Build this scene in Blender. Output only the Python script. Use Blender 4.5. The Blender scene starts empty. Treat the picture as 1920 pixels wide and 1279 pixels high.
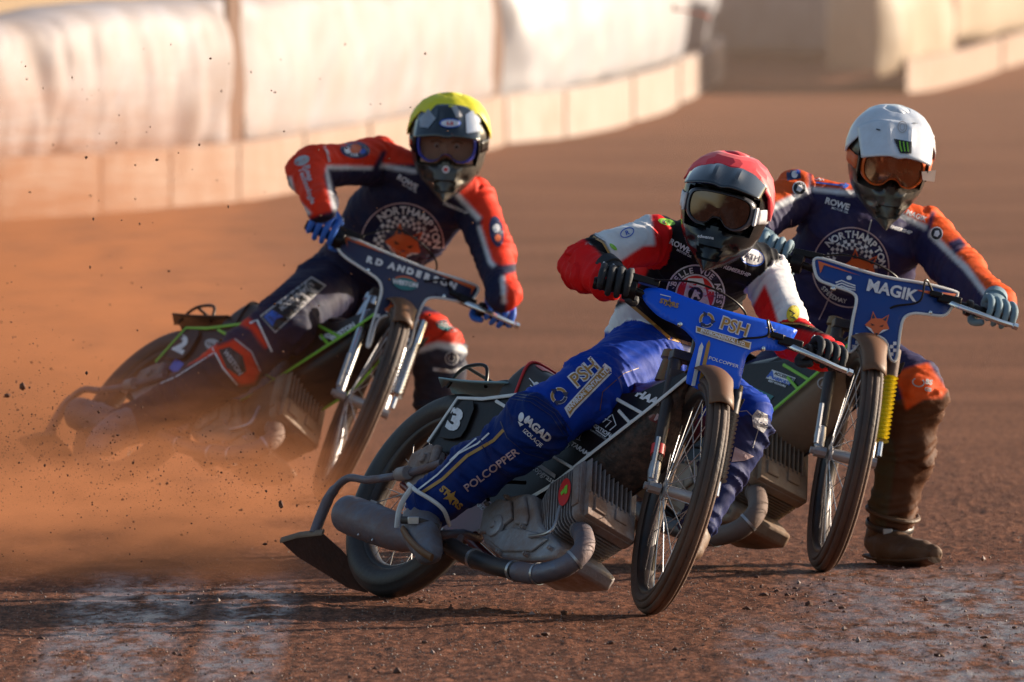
import bpy, bmesh, math, random
import numpy as np
from mathutils import Vector, Matrix, noise
from mathutils.bvhtree import BVHTree
random.seed(7); rng = np.random.default_rng(7)
SC = bpy.context.scene; COL = SC.collection
R_ = math.radians
# ------------------------------------------------------------------ camera
F = 29700.0; CH = 2.2; PITCH = math.atan(941.5/F)
cam = bpy.data.cameras.new('camera'); co = bpy.data.objects.new('camera', cam); COL.objects.link(co)
co.location = (0, 0, CH); co.rotation_euler = (math.pi/2-PITCH, 0, 0)
cam.sensor_width = 36; cam.lens = F/1920*36; cam.clip_end = 3000; cam.clip_start = 1
cam.dof.use_dof = True; cam.dof.focus_distance = 45.2; cam.dof.aperture_fstop = 10
SC.camera = co
# ------------------------------------------------------------------ light
SUN_AZ = 64.0; SUN_EL = 14.0       # azimuth: degrees from the view direction (+Y) towards +X
w = bpy.data.worlds.new('World'); SC.world = w; w.use_nodes = True
nt = w.node_tree; nt.nodes.clear()
sky = nt.nodes.new('ShaderNodeTexSky'); sky.sky_type = 'NISHITA'; sky.sun_disc = False
sky.sun_elevation = R_(SUN_EL); sky.sun_rotation = R_(SUN_AZ); sky.dust_density = 1.5
bg = nt.nodes.new('ShaderNodeBackground'); bg.inputs[1].default_value = 0.105
ow = nt.nodes.new('ShaderNodeOutputWorld'); nt.links.new(sky.outputs[0], bg.inputs[0]); nt.links.new(bg.outputs[0], ow.inputs[0])
sl = bpy.data.lights.new('sun', 'SUN'); sl.energy = 5.0; sl.angle = R_(0.6); sl.color = (1.0, 0.86, 0.69)
so = bpy.data.objects.new('sun', sl); COL.objects.link(so)
sd = Vector((math.sin(R_(SUN_AZ))*math.cos(R_(SUN_EL)), math.cos(R_(SUN_AZ))*math.cos(R_(SUN_EL)), math.sin(R_(SUN_EL))))
so.rotation_euler = sd.to_track_quat('Z', 'Y').to_euler()
SC.view_settings.view_transform = 'Standard'; SC.view_settings.look = 'None'
SC.view_settings.exposure = 0.72; SC.view_settings.gamma = 1
# ------------------------------------------------------------------ photo measuring helpers
cP, sP = math.cos(PITCH), math.sin(PITCH)
def ray(px, py):
    a = (px-960)/F; b = -(py-639.5)/F
    return np.array([a, cP+b*sP, -sP+b*cP])
CAM = np.array([0, 0, CH])
def P(px, py, D):
    d = ray(px, py); return CAM+d*(D/d[1])
def G(px, py, z=0.0):
    d = ray(px, py); return CAM+d*((z-CH)/d[2])
def proj(p):
    x, y, z = p[0], p[1], p[2]-CH
    d = y*cP-z*sP; u = y*sP+z*cP
    return 960+F*x/d, 639.5-F*u/d
# ------------------------------------------------------------------ materials
def mat(name, col, rough=.5, metal=0., dirt=0., dcol=(.16, .075, .04), dscale=9., bump=0., bscale=60., vcol=False, coat=0., var=.0, spec=.5, sheen=0., stretch=None, thr=.5):
    m = bpy.data.materials.new(name); m.use_nodes = True; t = m.node_tree; n = t.nodes; L = t.links
    b = n['Principled BSDF']; b.inputs['Roughness'].default_value = rough; b.inputs['Metallic'].default_value = metal
    b.inputs['Specular IOR Level'].default_value = spec
    if coat: b.inputs['Coat Weight'].default_value = coat; b.inputs['Coat Roughness'].default_value = .08
    if sheen: b.inputs['Sheen Weight'].default_value = sheen
    tc = n.new('ShaderNodeTexCoord'); cur = tc.outputs['Object']
    if stretch:
        mp = n.new('ShaderNodeMapping'); mp.inputs['Scale'].default_value = stretch; L.new(cur, mp.inputs[0]); cur = mp.outputs[0]
    if vcol:
        a = n.new('ShaderNodeVertexColor'); a.layer_name = 'col'; c = a.outputs[0]
    else:
        r = n.new('ShaderNodeRGB'); r.outputs[0].default_value = (*col, 1); c = r.outputs[0]
    if var:
        nz = n.new('ShaderNodeTexNoise'); nz.inputs['Scale'].default_value = dscale*2.3; nz.inputs['Detail'].default_value = 5; L.new(cur, nz.inputs['Vector'])
        mr = n.new('ShaderNodeMapRange'); mr.inputs[3].default_value = 1-var; mr.inputs[4].default_value = 1+var; L.new(nz.outputs[0], mr.inputs[0])
        vm = n.new('ShaderNodeVectorMath'); vm.operation = 'SCALE'; L.new(c, vm.inputs[0]); L.new(mr.outputs[0], vm.inputs['Scale']); c = vm.outputs[0]
    if dirt:
        nz = n.new('ShaderNodeTexNoise'); nz.inputs['Scale'].default_value = dscale; nz.inputs['Detail'].default_value = 8; nz.inputs['Roughness'].default_value = .68; L.new(cur, nz.inputs['Vector'])
        mr = n.new('ShaderNodeMapRange'); mr.inputs[1].default_value = thr-.14; mr.inputs[2].default_value = thr+.2; mr.inputs[3].default_value = dirt*.08; mr.inputs[4].default_value = dirt
        L.new(nz.outputs[0], mr.inputs[0])
        mx = n.new('ShaderNodeMix'); mx.data_type = 'RGBA'; L.new(mr.outputs[0], mx.inputs[0]); L.new(c, mx.inputs[6]); mx.inputs[7].default_value = (*dcol, 1); c = mx.outputs[2]
        m2 = n.new('ShaderNodeMapRange'); m2.inputs[3].default_value = rough; m2.inputs[4].default_value = .85; L.new(mr.outputs[0], m2.inputs[0]); L.new(m2.outputs[0], b.inputs['Roughness'])
        if metal:
            m3 = n.new('ShaderNodeMapRange'); m3.inputs[3].default_value = metal; m3.inputs[4].default_value = 0; L.new(mr.outputs[0], m3.inputs[0]); L.new(m3.outputs[0], b.inputs['Metallic'])
    L.new(c, b.inputs['Base Color'])
    if bump:
        nz = n.new('ShaderNodeTexNoise'); nz.inputs['Scale'].default_value = bscale; nz.inputs['Detail'].default_value = 6; L.new(cur, nz.inputs['Vector'])
        bp = n.new('ShaderNodeBump'); bp.inputs['Strength'].default_value = min(1, bump); bp.inputs['Distance'].default_value = .004*max(1, bump); L.new(nz.outputs[0], bp.inputs['Height']); L.new(bp.outputs[0], b.inputs['Normal'])
    return m
MUD = (.15, .072, .04)
M = dict(
 rubber=mat('rubber', (.05, .032, .024), .6, dirt=.85, dcol=(.17, .085, .052), dscale=3, bump=.5, bscale=80),
 rubber_r=mat('rubber_rear', (.022, .021, .023), .5, dirt=.25, dcol=(.10, .055, .035), dscale=3, bump=.4),
 steel=mat('steel', (.5, .5, .52), .3, 1, dirt=.4, dcol=MUD, dscale=14),
 chrome=mat('chrome', (.75, .76, .78), .16, 1, dirt=.15, dcol=MUD),
 alu=mat('aluminium', (.40, .42, .46), .38, .65, dirt=.9, dcol=(.19, .095, .055), dscale=6, thr=.43, bump=.9, bscale=50),
 mudalu=mat('muddy_alu', (.3, .25, .2), .6, .3, dirt=.95, dcol=(.2, .11, .06), dscale=8, bump=1, bscale=30, thr=.38),
 black=mat('black_plastic', (.006, .006, .008), .28, dirt=.12, dcol=MUD, dscale=12, bump=.1, spec=.18),
 blackm=mat('black_steel', (.03, .03, .034), .35, .4, dirt=.45, dcol=(.13, .075, .05), dscale=10),
 rim=mat('rim_black', (.02, .02, .022), .3, .5, dirt=.3, dcol=MUD),
 maroon=mat('maroon_frame', (.13, .008, .014), .3, .2, dirt=.35, dcol=(.1, .06, .05), dscale=11, coat=.4),
 white=mat('white_plastic', (.74, .74, .74), .4, dirt=.3, dcol=(.36, .22, .15), dscale=16),
 whitet=mat('white_print', (.76, .76, .8), .55, dirt=.55, dcol=(.30, .19, .14), dscale=45, thr=.58, var=.1),
 greyt=mat('grey_print', (.45, .44, .46), .6, dirt=.35, dcol=(.12, .07, .05), dscale=22),
 gold=mat('gold_print', (.42, .22, .045), .5, dirt=.15, dcol=(.2, .1, .04), dscale=20),
 pinkt=mat('pink_print', (.55, .38, .4), .6, dirt=.2, dcol=MUD, dscale=20),
 navy=mat('navy_print', (.012, .02, .085), .4, dirt=.15, dcol=MUD),
 bluepl=mat('blue_plastic', (.003, .10, .78), .3, dirt=.1, dcol=(.05, .1, .35), dscale=9, coat=.08, spec=.3),
 navypl=mat('navy_plastic', (.005, .05, .25), .34, dirt=.12, dcol=MUD, spec=.3),
 darkpl=mat('dark_navy_plastic', (.018, .025, .075), .4, dirt=.2, dcol=MUD),
 orange=mat('orange_print', (.72, .13, .03), .5, dirt=.12, dcol=MUD),
 red=mat('red_print', (.65, .02, .02), .45, dirt=.1, dcol=MUD),
 bluet=mat('blue_print', (.02, .1, .5), .45),
 teal=mat('teal_print', (.01, .17, .19), .5, dirt=.2, dcol=MUD),
 lime=mat('lime_print', (.22, .55, .03), .45, dirt=.2, dcol=MUD),
 yellow=mat('yellow_rubber', (.72, .58, .02), .5, dirt=.2, dcol=MUD, dscale=20),
 greyrub=mat('grey_rubber', (.12, .12, .125), .35, dirt=.3, dcol=MUD),
 blackt=mat('black_print', (.008, .008, .01), .5),
 brown=mat('brown_mudguard', (.16, .065, .022), .45, dirt=.5, dcol=(.1, .045, .02), dscale=6),
 mesh=mat('mesh_guard', (.012, .012, .013), .6, dirt=1.0, dcol=(.14, .08, .06), dscale=38, bump=1, bscale=90, thr=.55),
 panelmud=mat('muddy_guard', (.22, .155, .11), .42, dirt=.9, dcol=(.15, .092, .058), dscale=5, bump=.3, bscale=14, spec=.4),
 flap=mat('rubber_flap', (.03, .012, .009), .8, dirt=.6, dcol=(.07, .025, .014), dscale=20, bump=1),
 seat=mat('seat_vinyl', (.014, .012, .013), .45, dirt=.2, dcol=MUD),
 lightblue=mat('pale_mudguard', (.2, .36, .42), .3, dirt=.2, dcol=MUD),
 exhaust=mat('burnt_exhaust', (.13, .15, .20), .36, .7, dirt=.9, dcol=(.19, .10, .075), dscale=8, thr=.48, bump=.8, bscale=40),
 exhmud=mat('muddy_exhaust', (.14, .1, .085), .6, .3, dirt=.9, dcol=(.17, .1, .075), dscale=8, bump=1, bscale=30),
 boot=mat('boot_leather', (.15, .16, .20), .42, dirt=.85, dcol=(.15, .085, .06), dscale=13, thr=.5, bump=.7, bscale=40),
 bootmud=mat('muddy_boot', (.10, .05, .022), .5, dirt=.9, dcol=(.13, .058, .024), dscale=12, bump=1.5, bscale=22),
 brass=mat('brass_cap', (.25, .15, .07), .4, .6, dirt=.5, dcol=MUD),
 glove_b=mat('black_glove', (.012, .013, .018), .7, bump=.5),
 glove_u=mat('blue_glove', (.01, .13, .62), .6, bump=.4, dirt=.1, dcol=(.4, .5, .6)),
 glove_g=mat('grey_glove', (.15, .24, .30), .7, bump=.4, dirt=.3, dcol=(.2, .2, .2)),
 lens_s=mat('goggle_lens_smoke', (.10, .075, .065), .05, .9, var=.0, dirt=.25, dcol=(.3, .22, .18), dscale=40, thr=.62),
 lens_o=mat('goggle_lens_orange', (.36, .15, .075), .08, .85, dirt=.3, dcol=(.35, .2, .12), dscale=40, thr=.6),
 lens_b=mat('goggle_lens_dark', (.16, .10, .10), .12, .3, coat=.6),
 gframe=mat('goggle_frame_grey', (.10, .105, .13), .3, .2),
 gframeb=mat('goggle_frame_blue', (.04, .06, .4), .35),
 gframeo=mat('goggle_frame_orange', (.7, .12, .02), .35),
 hgloss=mat('helmet_black', (.004, .007, .010), .22, .0, coat=.2, spec=.35, dirt=.08, dcol=MUD, dscale=10),
 hmud=mat('helmet_muddy', (.016, .016, .016), .25, dirt=.7, dcol=(.11, .08, .05), dscale=14, coat=.5, bump=.3, thr=.54),
 peakg=mat('peak_gloss', (.006, .014, .022), .07, coat=1, dirt=.15, dcol=MUD, dscale=16, thr=.6),
 hwhite=mat('helmet_white', (.62, .66, .74), .3, dirt=.35, dcol=(.36, .33, .33), dscale=26, thr=.56, coat=.5),
 hred=mat('helmet_cover_red', (.78, .012, .03), .5, sheen=.2, bump=.15, bscale=25),
 hyel=mat('helmet_cover_yellow', (.74, .66, .015), .5, bump=.15, bscale=25),
 skin=mat('skin', (.45, .26, .17), .6),
)
def film(m, a):
    b_ = m.node_tree.nodes['Principled BSDF']; b_.inputs['Alpha'].default_value = a; return m
film(M['lens_b'], .38)
# ------------------------------------------------------------------ mesh helpers
def tag(o, label=None, cat=None, group=None, kind=None):
    if label: o['label'] = label
    if cat: o['category'] = cat
    if group: o['group'] = group
    if kind: o['kind'] = kind
    return o
class Root: pass
def empty(name, mw, label, cat, group=None):
    o = bpy.data.objects.new(name, None); COL.objects.link(o); o.matrix_world = mw; o.empty_display_size = .2
    tag(o, label, cat, group); return o
class MB:
    def __init__(s): s.v = []; s.f = []; s.mi = []; s.cur = 0
    def add(s, v, f):
        k = len(s.v); s.v += [tuple(map(float, q)) for q in v]; s.f += [tuple(i+k for i in g) for g in f]; s.mi += [s.cur]*len(f); return s
    def box(s, c, h, R=None):
        c = np.array(c, float); R = np.eye(3) if R is None else R
        v = [c+R@(np.array(h)*np.array(g)) for g in [(-1,-1,-1),(1,-1,-1),(1,1,-1),(-1,1,-1),(-1,-1,1),(1,-1,1),(1,1,1),(-1,1,1)]]
        return s.add(v, [(0,3,2,1),(4,5,6,7),(0,1,5,4),(1,2,6,5),(2,3,7,6),(3,0,4,7)])
    def tube(s, path, rad, n=14, sq=None, ref=(0,0,1), caps=True, closed=False):
        P_ = [np.array(p, float) for p in path]; m = len(P_)
        rad = [rad]*m if np.isscalar(rad) else list(rad)
        vs = []; prev = None
        for i, p in enumerate(P_):
            if closed: t = P_[(i+1)%m]-P_[i-1]
            else: t = P_[min(i+1, m-1)]-P_[max(i-1, 0)]
            t = t/(np.linalg.norm(t)+1e-12)
            r0 = np.array(ref, float) if prev is None else prev
            u = r0-t*(r0@t)
            if np.linalg.norm(u) < 1e-4: u = np.array([1., 0, 0])-t*t[0]
            u /= np.linalg.norm(u); prev = u; w_ = np.cross(t, u)
            a, b = (rad[i], rad[i]) if np.isscalar(rad[i]) else rad[i]
            for k in range(n):
                th = 2*math.pi*k/n; vs.append(p+u*a*math.cos(th)+w_*b*math.sin(th))
        fs = [(i*n+k, i*n+(k+1)%n, (i+1)*n+(k+1)%n, (i+1)*n+k) for i in range(m-1) for k in range(n)]
        if closed: fs += [((m-1)*n+k, (m-1)*n+(k+1)%n, (k+1)%n, k) for k in range(n)]
        elif caps: fs += [tuple(range(n))[::-1], tuple((m-1)*n+k for k in range(n))]
        return s.add(vs, fs)
    def capsule(s, p0, p1, r0, r1, n=16, ref=(0,0,1), asp=1., k=5):
        p0 = np.array(p0, float); p1 = np.array(p1, float); d = p1-p0; L = np.linalg.norm(d)+1e-9; d /= L
        pa, ra = [], []
        for i in range(k+1):
            a = math.pi/2*(1-i/k); pa.append(p0-d*r0*math.sin(a)); ra.append(max(r0*math.cos(a), 1e-4))
        for i in range(1, 5): t = i/5; pa.append(p0+d*L*t); ra.append(r0+(r1-r0)*t)
        for i in range(k+1):
            a = math.pi/2*i/k; pa.append(p1+d*r1*math.sin(a)); ra.append(max(r1*math.cos(a), 1e-4))
        return s.tube(pa, [(r, r*asp) for r in ra], n, ref=ref)
    def prism(s, poly, ext):
        """poly: list of 3D points; ext: 3D vector thickness"""
        n = len(poly); e = np.array(ext, float); v = [np.array(p, float) for p in poly]+[np.array(p, float)+e for p in poly]
        return s.add(v, [tuple(range(n))[::-1], tuple(range(n, 2*n))]+[(i, (i+1)%n, (i+1)%n+n, i+n) for i in range(n)])
    def grid(s, V, wrap=False):
        a = len(V); b = len(V[0]); v = [p for r in V for p in r]
        f = [(i*b+j, i*b+(j+1)%b, (i+1)*b+(j+1)%b, (i+1)*b+j) for i in range(a-1) for j in range(b if wrap else b-1)]
        return s.add(v, f)
    def lathe(s, c, ax, prof, n=48, ref=None):
        """prof: list of (radius, along)"""
        c = np.array(c, float); ax = np.array(ax, float); ax /= np.linalg.norm(ax)
        u = np.cross(ax, [0, 0, 1.]) if abs(ax[2]) < .95 else np.cross(ax, [1., 0, 0]); u /= np.linalg.norm(u); w_ = np.cross(ax, u)
        V = [[c+ax*h+(u*math.cos(2*math.pi*k/n)+w_*math.sin(2*math.pi*k/n))*r for k in range(n)] for r, h in prof]
        return s.grid(V, True)
    def build(s, name, mats, parent=None, M0=None, smooth=True, bevel=0, label=None, world=False, subdiv=0, solid=0, autos=35):
        v = s.v
        if parent is not None and world:
            Mi = np.array(parent.matrix_world.inverted() if parent.type == 'EMPTY' else parent.parent.matrix_world.inverted())
            A = np.array(v); v = (A@Mi[:3, :3].T+Mi[:3, 3]).tolist()
        me = bpy.data.meshes.new(name); me.from_pydata(v, [], s.f); me.validate()
        o = bpy.data.objects.new(name, me); COL.objects.link(o)
        for m in (mats if isinstance(mats, (list, tuple)) else [mats]): me.materials.append(m)
        if len(s.mi) == len(me.polygons): me.polygons.foreach_set('material_index', s.mi)
        bm = bmesh.new(); bm.from_mesh(me); bmesh.ops.recalc_face_normals(bm, faces=bm.faces)
        if smooth:
            for f in bm.faces: f.smooth = True
            for e in bm.edges:
                if len(e.link_faces) == 2 and e.calc_face_angle(0) > R_(autos): e.smooth = False
        bm.to_mesh(me); bm.free()
        if parent is not None: o.parent = parent
        if subdiv: md = o.modifiers.new('s', 'SUBSURF'); md.levels = md.render_levels = subdiv
        if solid: md = o.modifiers.new('t', 'SOLIDIFY'); md.thickness = solid; md.offset = 0
        if bevel: md = o.modifiers.new('b', 'BEVEL'); md.width = bevel; md.segments = 2; md.limit_method = 'ANGLE'; md.angle_limit = R_(35)
        if label: o['label'] = label
        return o
def spline(pts, n=8):
    """catmull-rom through pts"""
    P_ = [np.array(p, float) for p in pts]; P_ = [2*P_[0]-P_[1]]+P_+[2*P_[-1]-P_[-2]]; out = []
    for i in range(1, len(P_)-2):
        for k in range(n):
            t = k/n; a, b, c, d = P_[i-1:i+3]
            out.append(.5*(2*b+(c-a)*t+(2*a-5*b+4*c-d)*t*t+(3*b-a-3*c+d)*t**3))
    out.append(P_[-2]); return out
def smoothpoly(pts, it=2):
    """Chaikin corner cutting on a closed polygon"""
    P_ = [np.array(p, float) for p in pts]
    for _ in range(it):
        q = []
        for i in range(len(P_)):
            a, b = P_[i], P_[(i+1) % len(P_)]; q += [a*.78+b*.22, a*.22+b*.78]
        P_ = q
    return P_
def inpoly(x, y, poly):
    c = False; j = len(poly)-1
    for i in range(len(poly)):
        xi, yi = poly[i]; xj, yj = poly[j]
        if (yi > y) != (yj > y) and x < (xj-xi)*(y-yi)/(yj-yi)+xi: c = not c
        j = i
    return c
def vinpoly(x, y, poly):
    c = np.zeros(x.shape, bool); j = len(poly)-1
    for i in range(len(poly)):
        xi, yi = poly[i]; xj, yj = poly[j]
        if yi != yj: c ^= ((yi > y) != (yj > y)) & (x < (xj-xi)*(y-yi)/(yj-yi)+xi)
        j = i
    return c
# ------------------------------------------------------------------ flat artwork (lettering, badges) laid on real surfaces
_tc = {}
def text2d(s, bold=.0, shear=0.):
    key = (s, bold, shear)
    if key in _tc: return _tc[key]
    cu = bpy.data.curves.new('t', 'FONT'); cu.body = s; cu.size = 1; cu.align_x = 'CENTER'; cu.offset = bold; cu.shear = shear; cu.resolution_u = 3; cu.fill_mode = 'FRONT'
    o = bpy.data.objects.new('t', cu); COL.objects.link(o); dg = bpy.context.evaluated_depsgraph_get()
    me = bpy.data.meshes.new_from_object(o.evaluated_get(dg)); v = [(p.co.x, p.co.y) for p in me.vertices]; f = [tuple(q.vertices) for q in me.polygons]
    bpy.data.objects.remove(o); bpy.data.meshes.remove(me); _tc[key] = (v, f); return v, f
class Art:
    """2D artwork in photo pixels (y down); projected on to a surface later"""
    def __init__(s): s.v = []; s.f = []; s.mi = []; s.m = []; s.ops = []
    def _m(s, m):
        if m not in s.m: s.m.append(m)
        return s.m.index(m)
    def add(s, v, f, m, lay=0):
        s.ops.append((list(v), list(f), m, lay))
    def _raw(s, v, f, m, lay):
        k = len(s.v); s.v += [(a, b, lay) for a, b in v]; s.f += [tuple(i+k for i in g) for g in f]; s.mi += [s._m(m)]*len(f)
    def text(s, t, c, size, ang=0, m=None, bold=.02, wx=1., shear=0., lay=1, sky=0.):
        """size: cap height px; ang: degrees clockwise in the image; wx stretch"""
        v, f = text2d(t, bold, shear); k = size/.7; ca, sa = math.cos(R_(ang)), math.sin(R_(ang)); cb, sb = math.cos(R_(ang+sky)), math.sin(R_(ang+sky))
        s.add([(c[0]+x*k*wx*ca+(y-.35)*k*sb, c[1]+x*k*wx*sa-(y-.35)*k*cb) for x, y in v], f, m, lay)
    def arc(s, t, c, r, size, a0, a1, m, bold=.03, ys=1., lay=1, rot=0., inward=False):
        """letters round a circle, a0..a1 degrees clockwise from the top"""
        for i, ch in enumerate(t):
            a = R_(a0+(a1-a0)*i/max(1, len(t)-1))
            if ch == ' ': continue
            v, f = text2d(ch, bold); k = size/.7; th = a+(math.pi if inward else 0); q = []
            for x, y in v:
                lx, ly = x*k, -(y-.35)*k; X = lx*math.cos(th)-ly*math.sin(th); Y = lx*math.sin(th)+ly*math.cos(th)
                X += r*math.sin(a); Y += -r*math.cos(a); X *= ys; cr, sr = math.cos(R_(rot)), math.sin(R_(rot))
                q.append((c[0]+X*cr-Y*sr, c[1]+X*sr+Y*cr))
            s.add(q, f, m, lay)
    def poly(s, pts, m, lay=0): s.add(pts, [tuple(range(len(pts)))], m, lay)
    def ell(s, c, rx, ry, m, lay=0, ang=0, n=36):
        ca, sa = math.cos(R_(ang)), math.sin(R_(ang))
        s.poly([(c[0]+rx*math.cos(t)*ca-ry*math.sin(t)*sa, c[1]+rx*math.cos(t)*sa+ry*math.sin(t)*ca) for t in np.linspace(0, 2*math.pi, n, endpoint=False)], m, lay)
    def ring(s, c, rx, ry, wd, m, lay=0, ang=0, n=56, a0=0, a1=360):
        ca, sa = math.cos(R_(ang)), math.sin(R_(ang)); v = []; f = []
        full = a1-a0 >= 360; k = n if full else n+1
        for i in range(k):
            t = R_(a0+(a1-a0)*i/n)
            for q in (1, 0):
                x = (rx-wd*q)*math.sin(t); y = -(ry-wd*q)*math.cos(t); v.append((c[0]+x*ca-y*sa, c[1]+x*sa+y*ca))
        for i in range(n): j = (i+1) % k; f.append((2*i, 2*i+1, 2*j+1, 2*j))
        s.add(v, f, m, lay)
    def line(s, pts, wd, m, lay=0):
        P_ = [np.array(p, float) for p in pts]; v = []
        for i, p in enumerate(P_):
            t = P_[min(i+1, len(P_)-1)]-P_[max(i-1, 0)]; t /= np.linalg.norm(t)+1e-9; nn = np.array([-t[1], t[0]])*wd/2; v += [tuple(p+nn), tuple(p-nn)]
        s.add(v, [(2*i, 2*i+1, 2*i+3, 2*i+2) for i in range(len(P_)-1)], m, lay)
    def star(s, c, r, m, lay=1, ang=0, inner=.42, n=5):
        s.poly([(c[0]+(r if k % 2 == 0 else r*inner)*math.sin(R_(ang)+math.pi*k/n), c[1]-(r if k % 2 == 0 else r*inner)*math.cos(R_(ang)+math.pi*k/n)) for k in range(2*n)], m, lay)
    def stick(s, name, target, parent, off=.003, dmax=7., fn=None, label=None):
        """target: BVH in world space; every vertex is cast on to the surface"""
        if s.ops:       # one object per separate print
            bb = [(min(p[0] for p in o[0])-7, min(p[1] for p in o[0])-7, max(p[0] for p in o[0])+7, max(p[1] for p in o[0])+7) for o in s.ops if o[0]]; ops = [o for o in s.ops if o[0]]
            gr = list(range(len(ops)))
            for i in range(len(ops)):
                for j in range(i):
                    a, c = bb[i], bb[j]
                    if a[0] < c[2] and c[0] < a[2] and a[1] < c[3] and c[1] < a[3] and gr[i] != gr[j]: g0, g1 = gr[i], gr[j]; gr = [g1 if g == g0 else g for g in gr]
            for g in sorted(set(gr)):
                B = Art()
                for i, o in enumerate(ops):
                    if gr[i] == g: B._raw(*o)
                B.stick(name, target, parent, off, dmax, fn, label)
            return
        bm = bmesh.new(); vs = [bm.verts.new(p) for p in s.v]
        for g, mi in zip(s.f, s.mi):
            try: fc = bm.faces.new([vs[i] for i in g]); fc.material_index = mi
            except ValueError: pass
        bmesh.ops.triangulate(bm, faces=[f for f in bm.faces if len(f.verts) > 4])
        for _ in range(5):
            es = [e for e in bm.edges if (e.verts[0].co.xy-e.verts[1].co.xy).length > dmax]
            if not es: break
            bmesh.ops.subdivide_edges(bm, edges=es, cuts=1)
            bmesh.ops.triangulate(bm, faces=[f for f in bm.faces if len(f.verts) > 4])
        bad = []
        Mi = np.array(parent.matrix_world.inverted() if parent.type == 'EMPTY' else parent.parent.matrix_world.inverted())
        for v in bm.verts:
            lay = v.co.z; d = ray(v.co.x, v.co.y); d /= np.linalg.norm(d)
            h = target.ray_cast(Vector(CAM), Vector(d))
            if h[0] is None: bad.append(v); continue
            q = np.array(h[0])-d*(off+lay*.0012); q = Mi[:3, :3]@q+Mi[:3, 3]; v.co = q
        if bad: bmesh.ops.delete(bm, geom=bad, context='VERTS')
        # drop faces that bridge a depth step
        lim = [f for f in bm.faces if max(e.calc_length() for e in f.edges) > .08]
        if lim: bmesh.ops.delete(bm, geom=lim, context='FACES')
        me = bpy.data.meshes.new(name); bm.to_mesh(me); bm.free()
        for m in s.m: me.materials.append(m)
        o = bpy.data.objects.new(name, me); COL.objects.link(o); o.parent = parent
        if label: o['label'] = label
        return o
def bvh(objs):
    V = []; Fc = []
    dg = bpy.context.evaluated_depsgraph_get()
    for o in objs:
        mw = (o.parent.matrix_world if o.parent and o.parent.type == 'EMPTY' else (o.parent.parent.matrix_world if o.parent else Matrix()))
        e = o.evaluated_get(dg); me = e.to_mesh(); k = len(V)
        V += [mw@v.co for v in me.vertices]; Fc += [tuple(i+k for i in p.vertices) for p in me.polygons]; e.to_mesh_clear()
    return BVHTree.FromPolygons(V, Fc)
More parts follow.
